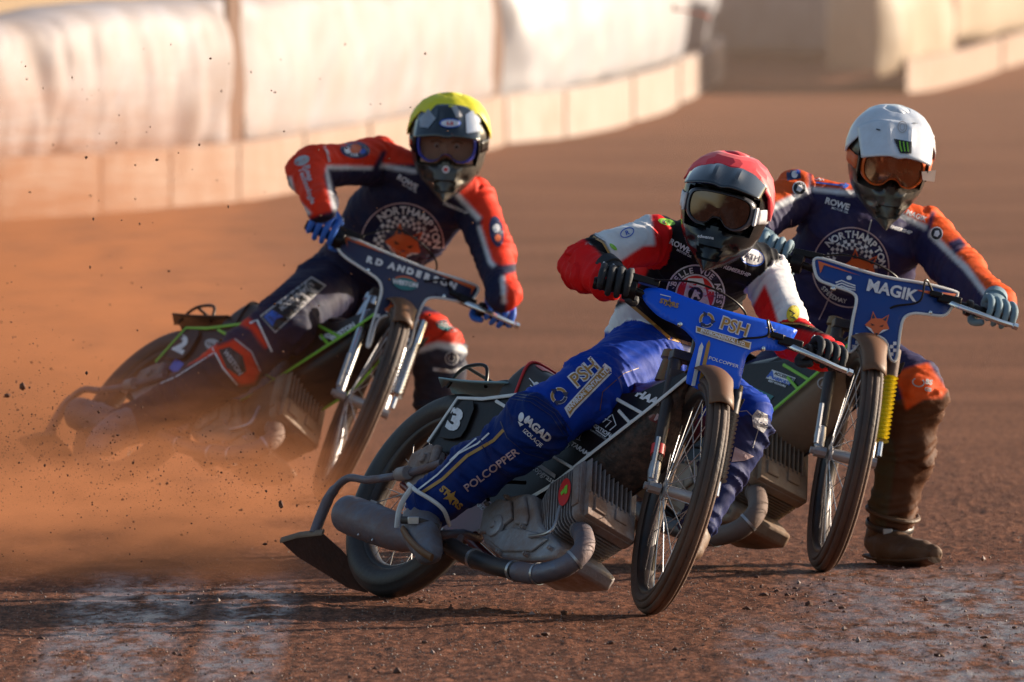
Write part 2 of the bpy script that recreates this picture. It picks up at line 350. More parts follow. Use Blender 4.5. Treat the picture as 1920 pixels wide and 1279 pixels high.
# ================================================================== SETTING
def build_track():
    # one sheet, dense where the camera looks closely, reaching the horizon
    ys = list(np.arange(-60, 38, 8.))+list(np.arange(38, 51.5, .022))+list(np.arange(51.5, 62, .12))+list(np.arange(62, 180, 2.))+list(np.arange(180, 2600, 60.))
    xs = list(-np.geomspace(2500, 2.3, 26))+list(np.arange(-2.2, 2.2, .0085))+list(np.geomspace(2.3, 2500, 26))
    X, Y = np.meshgrid(xs, ys)
    near = np.clip((Y-38)/1.5, 0, 1)*np.clip((62-Y)/8, 0, 1)*np.clip((2.6-abs(X))/.3, 0, 1)
    def vn(sx, sy, seed, o=(0, 0)):
        g = np.random.default_rng(seed).random((256, 256)); u = (X+50)*sx; v = (Y+80)*sy
        i = np.floor(u).astype(int); j = np.floor(v).astype(int); fu = u-i; fv = v-j; fu = fu*fu*(3-2*fu); fv = fv*fv*(3-2*fv)
        a = g[i % 256, j % 256]; b = g[(i+1) % 256, j % 256]; c = g[i % 256, (j+1) % 256]; d = g[(i+1) % 256, (j+1) % 256]
        return (a*(1-fu)+b*fu)*(1-fv)+(c*(1-fu)+d*fu)*fv
    Z = .006*(vn(3, 1, 1)-.5)+.006*(vn(14, 3, 2)-.5)+.006*np.maximum(0, vn(40, 9, 3)-.5)+.009*np.maximum(0, vn(70, 18, 4)-.62)
    # tyre ruts curving through the foreground
    def rut(pts, wdt, dep):
        nonlocal Z
        pp = [G(*p) for p in pts]; pl = spline(pp, 12)
        for k in range(3):
            D = np.full(X.shape, 9.)
            sel = (Y > 40) & (Y < 52) & (abs(X) < 2.3); xx = X[sel]; yy = Y[sel]; d = np.full(xx.shape, 9.)
            for a, b in zip(pl[:-1], pl[1:]):
                ab = b[:2]-a[:2]; L2 = ab@ab; t = np.clip(((xx-a[0])*ab[0]+(yy-a[1])*ab[1])/L2, 0, 1); d = np.minimum(d, np.hypot(xx-a[0]-t*ab[0], (yy-a[1]-t*ab[1])*.35))
            dd = abs(d-(k-1)*wdt*.8)
            Z[sel] += 2.4*(-dep*np.exp(-(dd/(wdt*.22))**2)+dep*.7*np.exp(-((dd-wdt*.42)/(wdt*.2))**2))*(1 if k == 1 else .5); break
    rut([(1500, 1150), (1590, 1215), (1640, 1300)], .05, .006); rut([(1540, 1150), (1640, 1225), (1700, 1300)], .04, .005)
    rut([(1420, 1175), (1540, 1235), (1570, 1300)], .05, .004); rut([(480, 1130), (500, 1215), (560, 1300)], .05, .006); rut([(300, 1160), (320, 1230), (360, 1300)], .09, .005)
    rut([(1700, 1150), (1850, 1220), (1900, 1300)], .06, .004)
    rut([(1250, 1180), (1330, 1240), (1380, 1300)], .05, .004); rut([(1800, 1120), (1900, 1170), (1990, 1240)], .07, .006); rut([(640, 1150), (680, 1215), (760, 1300)], .05, .004); rut([(60, 1150), (90, 1230), (150, 1300)], .07, .006)
    Z = Z*near
    v = np.stack([X, Y, Z], -1).reshape(-1, 3); a, b = X.shape
    idx = np.arange(a*b).reshape(a, b); f = np.stack([idx[:-1, :-1], idx[:-1, 1:], idx[1:, 1:], idx[1:, :-1]], -1).reshape(-1, 4)
    me = bpy.data.meshes.new('track'); me.vertices.add(len(v)); me.vertices.foreach_set('co', v.ravel()); me.loops.add(f.size); me.loops.foreach_set('vertex_index', f.ravel().astype(np.int32))
    me.polygons.add(len(f)); me.polygons.foreach_set('loop_start', np.arange(0, f.size, 4, dtype=np.int32)); me.update(calc_edges=True); me.polygons.foreach_set('use_smooth', [True]*len(f))
    o = bpy.data.objects.new('track', me); COL.objects.link(o); o['kind'] = 'structure'
    m = bpy.data.materials.new('shale'); m.use_nodes = True; t = m.node_tree; n = t.nodes; L = t.links; b = n['Principled BSDF']
    tc = n.new('ShaderNodeTexCoord')
    def nz(sc, det=6, st=(1, 1, 1), ro=.6):
        mp = n.new('ShaderNodeMapping'); mp.inputs['Scale'].default_value = st; L.new(tc.outputs['Object'], mp.inputs[0])
        q = n.new('ShaderNodeTexNoise'); q.inputs['Scale'].default_value = sc; q.inputs['Detail'].default_value = det; q.inputs['Roughness'].default_value = ro; L.new(mp.outputs[0], q.inputs['Vector']); return q.outputs[0]
    def ramp(x, pts):
        r = n.new('ShaderNodeValToRGB'); e = r.color_ramp.elements
        while len(e) < len(pts): e.new(.5)
        for q, (p, c) in zip(e, pts): q.position = p; q.color = (*c, 1)
        L.new(x, r.inputs[0]); return r.outputs[0]
    def mix(f_, a_, b_):
        q = n.new('ShaderNodeMix'); q.data_type = 'RGBA'; L.new(f_, q.inputs[0])
        for k, s in ((6, a_), (7, b_)):
            if isinstance(s, tuple): q.inputs[k].default_value = (*s, 1)
            else: L.new(s, q.inputs[k])
        return q.outputs[2]
    base = ramp(nz(26, 10, (1, .22, 1), .75), [(.37, (.022, .007, .005)), (.5, (.135, .049, .026)), (.65, (.36, .145, .082))])
    big = ramp(nz(.5, 3), [(.35, (0, 0, 0)), (.65, (1, 1, 1))]); fr_ = n.new('ShaderNodeSeparateXYZ'); L.new(tc.outputs['Object'], fr_.inputs[0]); fm = n.new('ShaderNodeMapRange'); fm.inputs[1].default_value = 47; fm.inputs[2].default_value = 60; fm.inputs[3].default_value = .12; fm.inputs[4].default_value = .85; L.new(fr_.outputs[1], fm.inputs[0]); far = mix(big, (.19, .080, .043), (.29, .124, .068)); base = mix(fm.outputs[0], base, far)
    grit = ramp(nz(110, 3, (1, .2, 1)), [(.6, (0, 0, 0)), (.68, (1, 1, 1))]); base = mix(grit, base, (.34, .16, .10))
    dk = ramp(nz(60, 4, (1, .16, 1)), [(.36, (1, 1, 1)), (.45, (0, 0, 0))]); base = mix(dk, base, (.06, .026, .018))
    # damp patches: watered shale, blue-grey sky reflection painted in, position fixed in the world
    mp = n.new('ShaderNodeSeparateXYZ'); L.new(tc.outputs['Object'], mp.inputs[0])
    def patch(px0, px1, py0, py1):
        a0 = G(px0, py1); a1 = G(px1, py1); c0 = G(px0, py0); cx = (a0[0]+a1[0])/2; hx = (a1[0]-a0[0])/2; cy = (a0[1]+c0[1])/2; hy = (c0[1]-a0[1])/2
        def ax(out, c, h):
            s1 = n.new('ShaderNodeMath'); s1.operation = 'SUBTRACT'; L.new(out, s1.inputs[0]); s1.inputs[1].default_value = c
            s2 = n.new('ShaderNodeMath'); s2.operation = 'DIVIDE'; L.new(s1.outputs[0], s2.inputs[0]); s2.inputs[1].default_value = h
            s3 = n.new('ShaderNodeMath'); s3.operation = 'ABSOLUTE'; L.new(s2.outputs[0], s3.inputs[0])
            s4 = n.new('ShaderNodeMapRange'); s4.inputs[1].default_value = 1.25; s4.inputs[2].default_value = .75; L.new(s3.outputs[0], s4.inputs[0]); return s4.outputs[0]
        q = n.new('ShaderNodeMath'); q.operation = 'MULTIPLY'; L.new(ax(mp.outputs[0], cx, hx), q.inputs[0]); L.new(ax(mp.outputs[1], cy, hy), q.inputs[1]); return q.outputs[0]
    wet = patch(40, 290, 1080, 1300)
    for args in ((352, 505, 1090, 1290), (1600, 2300, 1075, 1330), (1480, 1900, 1180, 1600)):
        q = n.new('ShaderNodeMath'); q.operation = 'MAXIMUM'; L.new(wet, q.inputs[0]); L.new(patch(*args), q.inputs[1]); wet = q.outputs[0]
    wn = ramp(nz(9, 9, (1, .22, 1), .7), [(.42, (0, 0, 0)), (.58, (1, 1, 1))])
    q = n.new('ShaderNodeMath'); q.operation = 'MULTIPLY'; L.new(wet, q.inputs[0]); L.new(wn, q.inputs[1]); wet = q.outputs[0]
    wf = n.new('ShaderNodeMath'); wf.operation = 'MULTIPLY'; wf.inputs[1].default_value = .42; L.new(wet, wf.inputs[0]); base = mix(wf.outputs[0], base, (.17, .15, .21))
    mr = n.new('ShaderNodeMapRange'); mr.inputs[3].default_value = .75; mr.inputs[4].default_value = .3; L.new(wet, mr.inputs[0]); L.new(mr.outputs[0], b.inputs['Roughness'])
    L.new(base, b.inputs['Base Color']); ms = n.new('ShaderNodeMapRange'); ms.inputs[3].default_value = .06; ms.inputs[4].default_value = .45; L.new(wet, ms.inputs[0]); L.new(ms.outputs[0], b.inputs['Specular IOR Level'])
    bp = n.new('ShaderNodeBump'); bp.inputs['Strength'].default_value = .9; bp.inputs['Distance'].default_value = .006; bp.inputs['Distance'].default_value = .02; L.new(nz(70, 7, (1, .3, 1), .75), bp.inputs['Height']); L.new(bp.outputs[0], b.inputs['Normal'])
    me.materials.append(m)
build_track()
def gravel():
    mb = MB()
    for i in range(7000):
        px = rng.uniform(-40, 1960); py = 1000+300*rng.random()**.8; g = G(px, py)
        r = rng.choice([.0016, .0024, .0036, .0075], p=[.55, .36, .085, .005])*rng.uniform(.7, 1.4)
        a = rng.uniform(0, 6.28, 3); R = np.array([[math.cos(a[0]), -math.sin(a[0]), 0], [math.sin(a[0]), math.cos(a[0]), 0], [0, 0, 1]])
        v = [R@(np.array(q)*r*rng.uniform(.6, 1.3, 3)) for q in [(1, 0, 0), (-1, 0, 0), (0, 1, 0), (0, -1, 0), (0, 0, 1), (0, 0, -1)]]
        mb.add([g+q+[0, 0, r*.35+.003] for q in v], [(0, 2, 4), (2, 1, 4), (1, 3, 4), (3, 0, 4), (2, 0, 5), (1, 2, 5), (3, 1, 5), (0, 3, 5)])
    m = mat('gravel_stone', (.16, .08, .05), .35, dirt=.7, dcol=(.30, .22, .19), dscale=3, thr=.45, bump=.2, spec=.8); tag(mb.build('gravel', m, smooth=False), kind='stuff')
gravel()
clay_g = mat('crumb', (.09, .035, .02), .8, bump=.4)
def crumbs():
    mb = MB()
    for cx, cy, n_, sx, sy in ((1500, 1105, 90, 60, 9), (1525, 1140, 40, 40, 14), (1850, 1195, 25, 60, 30), (1000, 1200, 60, 260, 40), (250, 1235, 60, 240, 25), (1330, 1235, 80, 200, 30), (760, 1125, 50, 90, 8)):
        for i in range(n_):
            px = rng.normal(cx, sx); py = rng.normal(cy, sy)
            if py < 1040: continue
            g = G(px, py); r = rng.choice([.003, .005, .008, .013], p=[.5, .3, .16, .04]); bm = bmesh.new(); bmesh.ops.create_icosphere(bm, subdivisions=1, radius=1); s_ = rng.uniform(.6, 1.3, 3)*[1, 1, .6]
            mb.add([g+np.array([0, 0, r*.3])+np.array(q.co)*r*s_*(1+.35*rng.uniform(-1, 1)) for q in bm.verts], [tuple(w_.index for w_ in q.verts) for q in bm.faces]); bm.free()
    tag(mb.build('loose_crumbs', clay_g, smooth=False), kind='stuff')
crumbs()
# ---- safety fence. Every length is measured along the base line of the photo
BASE = [(-260, 428), (0, 408), (150, 398), (400, 376), (620, 336), (760, 305), (905, 268), (1010, 258), (1100, 240), (1200, 210), (1300, 158), (1326, 135)]
def basept(px, tab=BASE):
    y = np.interp(px, [a for a, _ in tab], [b for _, b in tab]); return G(px, y)
def wn2(a, b, s=0): return noise.noise(Vector((a, b, s*7.3)))
def cushion(name, x0, x1, label, m, seed, tab=BASE, z0=.33, z1=1.2, dep=.5, amp=.075, group='padded safety fence cushions round the track', toptab=None, step=5):
    """wrinkled air cushion: front sheet, rolled top, back"""
    V = []; n = int((x1-x0)/step)
    for i in range(n+1):
        px = x0+(x1-x0)*i/n; p = basept(px, tab); q = basept(px+4, tab); t = q-p; t[2] = 0; t /= np.linalg.norm(t); nn = np.array([t[1], -t[0], 0])
        e = min(i, n-i)/n*2; edge = math.sqrt(min(1, e*9)); row = []
        zt = z1*(1+.03*wn2(px*.011, 3, seed))-(.10*max(0, min(1, (260-px)/260)) if tab is BASE else 0)
        prof = [(0, z0-.02), (.06, z0)]+[(.1+.06*math.sin(math.pi*k/14), z0+(zt-z0)*k/14) for k in range(1, 14)]+[(.04, zt+.02), (-dep*.5, zt+.05), (-dep, zt), (-dep, z0)]
        for k, (o, z) in enumerate(prof):
            fold = 1.0*wn2(px*.03, z*1.0, seed)+.55*wn2(px*.09+z*1.8, z*1.6, seed+3)+.5*abs(wn2(px*.05-z*2, z*3, seed+5))
            dz = (.09*wn2(px*.018, 2, seed+9)-.02) if k < 3 else 0
            row.append(p+nn*((o*edge)+(fold*amp if 0 < k < 17 else 0))+np.array([0, 0, z+dz]))
        V.append(row)
    mb = MB().grid(V); return tag(mb.build(name, m, smooth=True, autos=80), label, 'safety fence', group)
pvc = mat('pvc_sheet', (.37, .36, .40), .5, dirt=.6, dcol=(.38, .28, .22), dscale=1.9, var=.2, bump=.3, bscale=3, spec=.3, thr=.47)
pvcw = mat('pvc_sheet_clean', (.40, .41, .46), .42, dirt=.4, dcol=(.42, .36, .30), dscale=.9, var=.1, thr=.5)
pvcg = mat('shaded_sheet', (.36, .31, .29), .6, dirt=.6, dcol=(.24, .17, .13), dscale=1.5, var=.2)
pvcc = mat('cream_sheet', (.34, .285, .215), .55, dirt=.45, dcol=(.4, .26, .17), dscale=1.6, var=.15)
cushion('fence_cushion', -250, 412, 'dusty white fence cushion left of the first dark brown gap', pvc, 1)
cushion('fence_cushion', 446, 903, 'white fence cushion above the yellow helmet, between the two dark gaps', pvc, 2)
cushion('fence_cushion', 932, 1326, 'cleanest white fence cushion, above the red helmet, ending at the shaded opening', pvcw, 3, amp=.09)
kb = mat('kickboard_paint', (.35, .265, .22), .6, dirt=.85, dcol=(.29, .16, .10), dscale=3.2, var=.2)
kb2 = mat('kickboard_paint_light', (.40, .34, .31), .6, dirt=.75, dcol=(.32, .2, .14), dscale=3.2, var=.2)
def kickboard(x0, x1, lab, tab=BASE, h=.36, m=kb, off=.0, group='kickboards at the foot of the fence', name='kickboard', cat='board'):
    n = max(2, int((x1-x0)/14)); V = []
    for i in range(n+1):
        px = x0+(x1-x0)*i/n; p = basept(px, tab); q = basept(px+4, tab); t = q-p; t[2] = 0; t /= np.linalg.norm(t); nn = np.array([t[1], -t[0], 0])
        p = p+nn*(.17+off+(.02 if i in (0, n) else .05)); V.append([p-nn*.05, p+[0, 0, -.0], p+[0, 0, h-.02], p-nn*.02+[0, 0, h], p-nn*.06+[0, 0, h]])
    return tag(MB().grid(V).build(name, m, bevel=0), lab, cat, group)
jo = [-240, -60, 132, 262, 392, 516, 640, 770, 900, 1012, 1142, 1232, 1322]
kl = ['leftmost tan board at the foot of the fence, half out of the frame', 'second tan kickboard from the left under the dusty cushion', 'third tan kickboard from the left under the dusty cushion', 'fourth kickboard from the left, just left of the brown gap',
      'kickboard directly under the first brown gap of the fence', 'kickboard just right of the brown gap, behind the rider\'s raised elbow', 'kickboard left of the yellow helmet', 'kickboard behind the yellow helmet', 'pale kickboard immediately right of the yellow helmet', 'pale kickboard under the clean white cushion, fourth from its right end',
      'pale kickboard under the clean white cushion, third from its right end', 'last pale kickboard before the shaded opening']
for i in range(12): kickboard(jo[i]+2, jo[i+1]-2, kl[i], m=kb if i < 8 else kb2)
# dark strips added to stand for the dark gaps between cushions
dk = mat('dark_gap_brown', (.13, .06, .035), .8, var=.2)
def post(px, wd, lab, tab=BASE, h=1.28, z0=.3, off=.05, m=dk, cat='post', name='gap_upright'):
    p = basept(px, tab); q = basept(px+wd, tab); t = q-p; t[2] = 0; nn = np.array([t[1], -t[0], 0]); nn /= np.linalg.norm(nn); p = p+nn*off
    mb = MB(); V = []
    for k in range(9):
        z = z0+(h-z0)*k/8; b = .5+.5*math.sin(math.pi*min(1, k/6)); V.append([p+[0, 0, z], p+t*b*.5+nn*.05+[0, 0, z], p+t*b+[0, 0, z], p+t*b-nn*.2+[0, 0, z], p-nn*.2+[0, 0, z]])
    mb.grid(V, True); return tag(mb.build(name, m), lab, cat)
post(412, 34, 'dark brown strip standing for the left gap of the white fence')
post(903, 29, 'dark brown strip standing for the narrow gap above the yellow helmet')
# shaded opening and the fence beyond it
B2 = [(1326, 112), (1640, 118)]
B3 = [(1640, 176), (1700, 170), (1780, 150), (1920, 104), (2300, 20)]
cushion('fence_cushion', 1340, 1646, 'grey shaded cushion at the back of the opening', pvcg, 6, tab=B2, z0=.05, z1=.95, amp=.05)
0 and cushion('fence_cushion', 1322, 1420, 'pale crumpled sheet hanging at the left of the opening', pvcg, 8, tab=[(1322, 130), (1420, 190)], z0=.2, z1=2.4, amp=.05)
cushion('fence_cushion', 1646, 1756, 'crumpled cream cushion just left of the dark pole', pvcc, 11, tab=B3, z0=.2, z1=1.15, amp=.11)
cushion('fence_cushion', 1774, 2280, 'cream cushion right of the dark pole, at the top right', pvcc, 12, tab=B3, z0=.34, z1=1.15, amp=.05)
post(1757, 16, 'dark pole between the two cream cushions', tab=B3, h=1.3, z0=.3, off=.1)
kickboard(1660, 1840, 'low cream kerb board below the crumpled cushion', tab=B3, h=.3, m=kb, name='kerb_board', group='kerb boards on the far bend')
kickboard(1844, 2260, 'low cream kerb board running out of the frame at the right', tab=B3, h=.3, m=kb, name='kerb_board', group='kerb boards on the far bend')
# bank behind the fence
mb = MB(); V = []
for i in range(18):
    px = -260+i*80; p = G(px, np.interp(px, [-260, 0, 1326, 2400], [300, 285, 96, -60])); V.append([p+[-2, 2, 0], p+[-2.2, 3, .9+.1*wn2(i*.4, 1)], p+[-3, 14, 1.6+.3*wn2(i*.3, 2)], p+[-6, 90, 2.5]])
tag(mb.grid(V).build('bank', mat('dry_bank', (.30, .2, .11), .9, var=.3, dscale=.5)), kind='structure')
# ================================================================== MOTORBIKES
RR, RA, FR, FA, WB = .325, .047, .352, .034, 1.32
def Rz(a): c, s = math.cos(a), math.sin(a); return np.array([[c, -s, 0], [s, c, 0], [0, 0, 1.]])
def Rx(a): c, s = math.cos(a), math.sin(a); return np.array([[1., 0, 0], [0, c, -s], [0, s, c]])
def Ry(a): c, s = math.cos(a), math.sin(a); return np.array([[c, 0, s], [0, 1., 0], [-s, 0, c]])
class Pose:
    def __init__(s, x, y, yaw, lean, pit, st):
        s.R = Rz(R_(yaw))@Rx(R_(lean))@Ry(R_(pit)); n = s.R[:, 1]
        s.O = np.array([x, y, (RR-RA)*math.sqrt(1-n[2]**2)+RA])
        rk = R_(23); ax = np.array([-math.sin(rk), 0, math.cos(rk)]); a = R_(st)
        K = np.array([[0, -ax[2], ax[1]], [ax[2], 0, -ax[0]], [-ax[1], ax[0], 0]])
        s.S = np.eye(3)+math.sin(a)*K+(1-math.cos(a))*K@K; s.base = np.array([WB-.05, 0, 0]); s.hubL = s.base+s.S@np.array([.05, 0, 0])
        s.F = s.R@s.S; s.hub = s.O+s.R@s.hubL
    def f2b(s, p): return s.hubL+s.S@np.array(p, float)      # steering frame -> bike frame
    def b2w(s, p): return s.O+s.R@np.array(p, float)
    def f2w(s, p): return s.hub+s.F@np.array(p, float)
    def w2b(s, p): return s.R.T@(np.array(p)-s.O)
    def matrix(s):
        m = Matrix.Identity(4)
        for i in range(3):
            for j in range(3): m[i][j] = s.R[i, j]
            m[i][3] = s.O[i]
        return m
PL = Pose(-.2504, 45.9636, -56.64, -27.6, -1.984, -23.76)
PLeft = Pose(-1.2359, 53.6291, -56.72, -37.53, -2.596, -26.64)
PRight = Pose(.3249, 48.6529, -59.08, -24.58, -1.839, -25.66)
def b(px, py, off):      # measured on the nearest bike: pixel -> bike frame, in the plane y = off
    n = PL.R[:, 1]; d = ray(px, py); t = ((PL.O+n*off-CAM)@n)/(d@n); return PL.R.T@(CAM+t*d-PL.O)
def fr(px, py, fwd, ps=PL):     # pixel -> steering frame, in the plane x = fwd
    n = ps.F[:, 0]; d = ray(px, py); t = ((ps.hub+n*fwd-CAM)@n)/(d@n); return ps.F.T@(CAM+t*d-ps.hub)
def bw(ps, px, py, off):  # pixel -> bike frame of any bike
    n = ps.R[:, 1]; d = ray(px, py); t = ((ps.O+n*off-CAM)@n)/(d@n); return ps.R.T@(CAM+t*d-ps.O)
_mesh = {}
def wheel(root, ps, front, k):
    Rt, A = (FR, FA) if front else (RR, RA)
    T = (lambda p: ps.f2b(p)) if front else (lambda p: np.array(p, float))
    ax = T([0, 1, 0])-T([0, 0, 0]); c = T([0, 0, 0])
    # rim = the wheel mesh; tyre, hub, spokes below it
    ri = Rt-A*1.75
    rimp = [(ri+.012, -.022), (ri, -.026), (ri-.010, -.018), (ri-.016, 0), (ri-.010, .018), (ri, .026), (ri+.012, .022)]
    wh = MB().lathe(c, ax, rimp, 72).build('wheel', k['rim'], root, autos=60, bevel=0)
    prof = []; N = 40; gro = (10, 15, 20, 25, 30) if front else ()
    for i in range(N+1):
        a = math.pi*(-.92)+2*math.pi*.92*i/N; r_ = A
        if front and abs(a) < 1.5: r_ = A-(.0055 if i in gro else 0)
        if not front and abs(a) < 1.3: r_ = A-(.003 if i % 5 == 0 else 0)
        prof.append((Rt-A+r_*math.cos(a)*(1 if abs(a) < 1.57 else .8), r_*math.sin(a)))
    ty = MB().lathe(c, ax, prof, 96); ty = ty.build('tyre', k['tyre_f' if front else 'tyre_r'], wh, autos=60)
    hb = [(.006, -.055), (.03, -.052), (.03, -.046), (.018, -.04), (.018, .04), (.03, .046), (.03, .052), (.006, .055)]
    MB().lathe(c, ax, hb, 24).build('hub', M['steel'], wh)
    u = T([0, 0, 1])-c; w_ = T([1, 0, 0])-c; ns = 36 if front else 28
    for i in range(ns):
        th = 2*math.pi*(i+.5)/ns; sd = 1 if i % 2 else -1; t2 = th+(.42 if (i//2) % 2 else -.42)
        p0 = c+(u*math.cos(t2)+w_*math.sin(t2))*.029+ax*.048*sd; p1 = c+(u*math.cos(th)+w_*math.sin(th))*(ri-.012)+ax*.006*sd
        MB().tube([p0, p1], .0015, 6, caps=False).build('spoke', M['steel'], wh)
    return wh, ty
def prism_b(pts, off0, off1): return MB().prism([b(x, y, off0) for x, y in pts], [0, off1-off0, 0])
def flatpanel(root, name, pts, off, m, th=.006, sm=1, parent=None, bev=.001):
    """pts leader pixels; a thin moulded panel lying beside the frame"""
    pp = [b(x, y, off) for x, y in pts]; 
    if sm: pp = smoothpoly(pp, sm)
    return MB().prism(pp, [0, th, 0]).build(name, m, parent or root, bevel=bev)
def stroke(root, name, pts, off, m, wd=.006, sm=0):
    pp = [b(x, y, off) for x, y in pts]
    if sm: pp = spline(pp, 5)
    return MB().tube(pp, [(wd, .003)]*len(pp), 8, ref=(0, 0, 1)).build(name, m, root)
def build_bike(name, ps, label, k, style):
    root = empty(name, ps.matrix(), label, 'motorbike')
    out = {'root': root, 'ps': ps}
    fw = wheel(root, ps, True, k); rw = wheel(root, ps, False, k)
    f = ps.f2b
    # ---- fork: legs, leading links, springs
    for sgn in (-1, 1):
        y = sgn*.078
        top = f([-.155, sgn*.07, .40]); lo = f([-.055, y, .085])
        mb = MB().tube([top, lo], [.0195, .017], 14, ref=(0, 1, 0)); lg = mb.build('fork_leg', k['fork'][0 if sgn < 0 else 1], root)
        mb = MB().tube([f([-.06, y, .10]), f([-.052, y, .055]), f([-.035, y, .02]), f([0, y, 0])], [.014, .018, .015, .012], 12).build('fork_link', M['steel'], lg)
        MB().lathe(f([0, y, 0]), f([0, 1, 0])-f([0, 0, 0]), [(.0, -.03), (.011, -.03), (.011, -.018), (.017, -.018), (.017, .018), (0, .018)], 8).build('axle_nut', M['steel'], lg)
        # spring rod in front of the leg
        c0 = f([-.03, sgn*.098, .27]); c1 = f([.022, sgn*.098, .02])
        if sgn > 0:
            mb = MB(); n = 15; pr = []
            for i in range(n*4+1):
                t = i/(n*4); pr.append((.016+.007*math.cos(2*math.pi*i/4), t))
            d = c1-c0; L_ = np.linalg.norm(d); mb.lathe(c0, d/L_, [(r, h*L_*.8) for r, h in pr], 20); mb.build('fork_gaiter', k['gaiter'], lg)
            MB().tube([c0-(d/L_)*.09, c0], .019, 14).build('damper', k['damper'], lg); MB().tube([c0+d*.78, c1], .0075, 10).build('spring_rod', M['chrome'], lg)
        else: MB().tube([c0+(c1-c0)*.5, c1], .007, 10).build('spring_rod', M['steel'], lg)
    if k.get('redband'): MB().tube([f([-.071, -.078, .135]), f([-.061, -.078, .105])], .0205, 14).build('fork_band', M['red'], root)
    # triple clamp, steering stem
    MB().box(f([-.165, 0, .42]), (.03, .085, .014), ps.S).box(f([-.15, 0, .36]), (.03, .085, .014), ps.S).tube([f([-.19, 0, .3]), f([-.215, 0, .52])], .024).build('steering_head', M['blackm'], root, bevel=.003)
    # mudguard over the front wheel
    V = []
    for i in range(19):
        a = R_(-42+94*i/18); rr = FR+.030; w_ = .036+.020*math.sin(math.pi*min(1, i/15)); row = []
        for j in range(9):
            u = -1+2*j/8; row.append(f([math.sin(a)*(rr-.020*u*u)-.02, u*w_, math.cos(a)*(rr-.020*u*u)]))
        V.append(row)
    MB().grid(V).build('mudguard', k['fmud'], root, solid=.004)
    # ---- handlebar with grips, lever, clutch cable
    hb = style['bar']       # list of steering-frame points right grip -> left grip
    bar = MB().tube(spline([np.array(f(p)) for p in hb], 8), .0115, 12).build('handlebar', M['black'], root)
    for sgn, (a_, b_) in ((-1, (hb[0], hb[1])), (1, (hb[-1], hb[-2]))):
        a_ = np.array(a_); b_ = np.array(b_); d = b_-a_; pr = [a_+d*t for t in np.linspace(0, .82, 14)]
        MB().tube([f(p) for p in pr], [.019 if i % 2 else .0165 for i in range(13)]+[.022], 14).build('grip', k['grip'], bar)
        o_ = a_+d*.82; MB().lathe(f(o_), f(a_)-f(b_), [(.0, -.01), (.024, -.01), (.026, .0), (.024, .006), (0, .008)], 20).build('grip_collar', k['collar'][0 if sgn < 0 else 1], bar)
    out['bar'] = hb
    a_, b_ = np.array(hb[-1]), np.array(hb[-2]); d = (a_-b_)/np.linalg.norm(a_-b_)
    Lg = np.linalg.norm(a_-b_); lp = [b_-d*.05+np.array([.02, 0, -.005]), b_-d*.01+np.array([.05, 0, -.015]), b_+d*Lg*.35+np.array([.07, 0, -.02]), b_+d*Lg*.75+np.array([.072, 0, -.022]), b_+d*Lg*1.02+np.array([.068, 0, -.02])]
    MB().tube([f(p) for p in spline(lp, 5)], [(.008, .005)]*(len(lp)*5-4), 10).tube([f(lp[-1]-d*.002), f(lp[-1]+d*.012)], .0105, 12).build('clutch_lever', M['chrome'], bar)
    MB().box(f(b_-d*.04+np.array([.016, .0, 0])), (.020, .036, .013), ps.S).box(f(b_-d*.085+np.array([.018, .0, .003])), (.012, .02, .009), ps.S).build('lever_perch', M['black'], bar, bevel=.004)
    a2, b2 = np.array(hb[0]), np.array(hb[1]); d2 = (b2-a2)/np.linalg.norm(b2-a2)
    MB().lathe(f(b2-d2*.01), f(b2)-f(a2), [(0, -.022), (.03, -.02), (.033, 0), (.03, .018), (0, .02)], 24).box(f(b2+d2*.02+np.array([.0, 0, .035])), (.016, .045, .010), ps.S).build('throttle_body', M['black'], bar, bevel=.002)
    ca = spline([f(b2+d2*.05+np.array([.01, 0, .04])), f(np.array([.02, -.10, .60])), f(np.array([.0, 0.02, .585])), f(np.array([-.05, .08, .55])), f(np.array([-.12, .05, .48]))], 8)
    MB().tube(ca, .0032, 8).build('throttle_cable', M['black'], bar)
    ca = spline([f(b_-d*.09+np.array([.015, .0, .0])), f(b_-d*.13+np.array([.045, -.0, .03])), f(np.array([.04, .13, .505])), f(np.array([.035, .06, .475])), f(np.array([.0, .03, .45]))], 8)
    MB().tube(ca, .0034, 8).build('clutch_cable', M['black'], bar)
    # ---- shield on the handlebar: double curved sheet
    sh = style['shield']; pts = smoothpoly(sh, 2); x0 = style['shx']
    bm = bmesh.new(); vs = [bm.verts.new((p[0], p[1], 0)) for p in pts]; bm.faces.new(vs); bmesh.ops.triangulate(bm, faces=bm.faces[:])
    for _ in range(6):
        es = [e for e in bm.edges if e.calc_length() > .022]
        if not es: break
        bmesh.ops.subdivide_edges(bm, edges=es, cuts=1); bmesh.ops.triangulate(bm, faces=[q for q in bm.faces if len(q.verts) > 3])
    vv = []
    for v in bm.verts: v.index = len(vv); vv.append(f([x0+style['tilt']*(v.co.y-.45)-.9*v.co.x**2+.0*v.co.y, v.co.x, v.co.y]))
    mb = MB(); mb.add(vv, [tuple(q.index for q in fc.verts) for fc in bm.faces]); bm.free()
    shd = mb.build('handlebar_shield', k['shield'], root, solid=.005, smooth=True, autos=70)
    out['shield'] = shd
    if k.get('rimline'):
        MB().tube([f([x0+.003+style['tilt']*(p[1]-.45)-.9*p[0]**2, p[0], p[1]]) for p in pts], .0048, 8, closed=True).build('shield_edge', k['rimline'], shd)
    for p in style['bolts']:
        c = f([x0+.004+style['tilt']*(p[1]-.45)-.9*p[0]**2, p[0], p[1]]); MB().lathe(c, f([1, 0, 0])-f([0, 0, 0]), [(0, .007), (.005, .006), (.0075, .003), (.0085, -.002), (0, -.003)], 14).build('bolt', M['chrome'], shd)
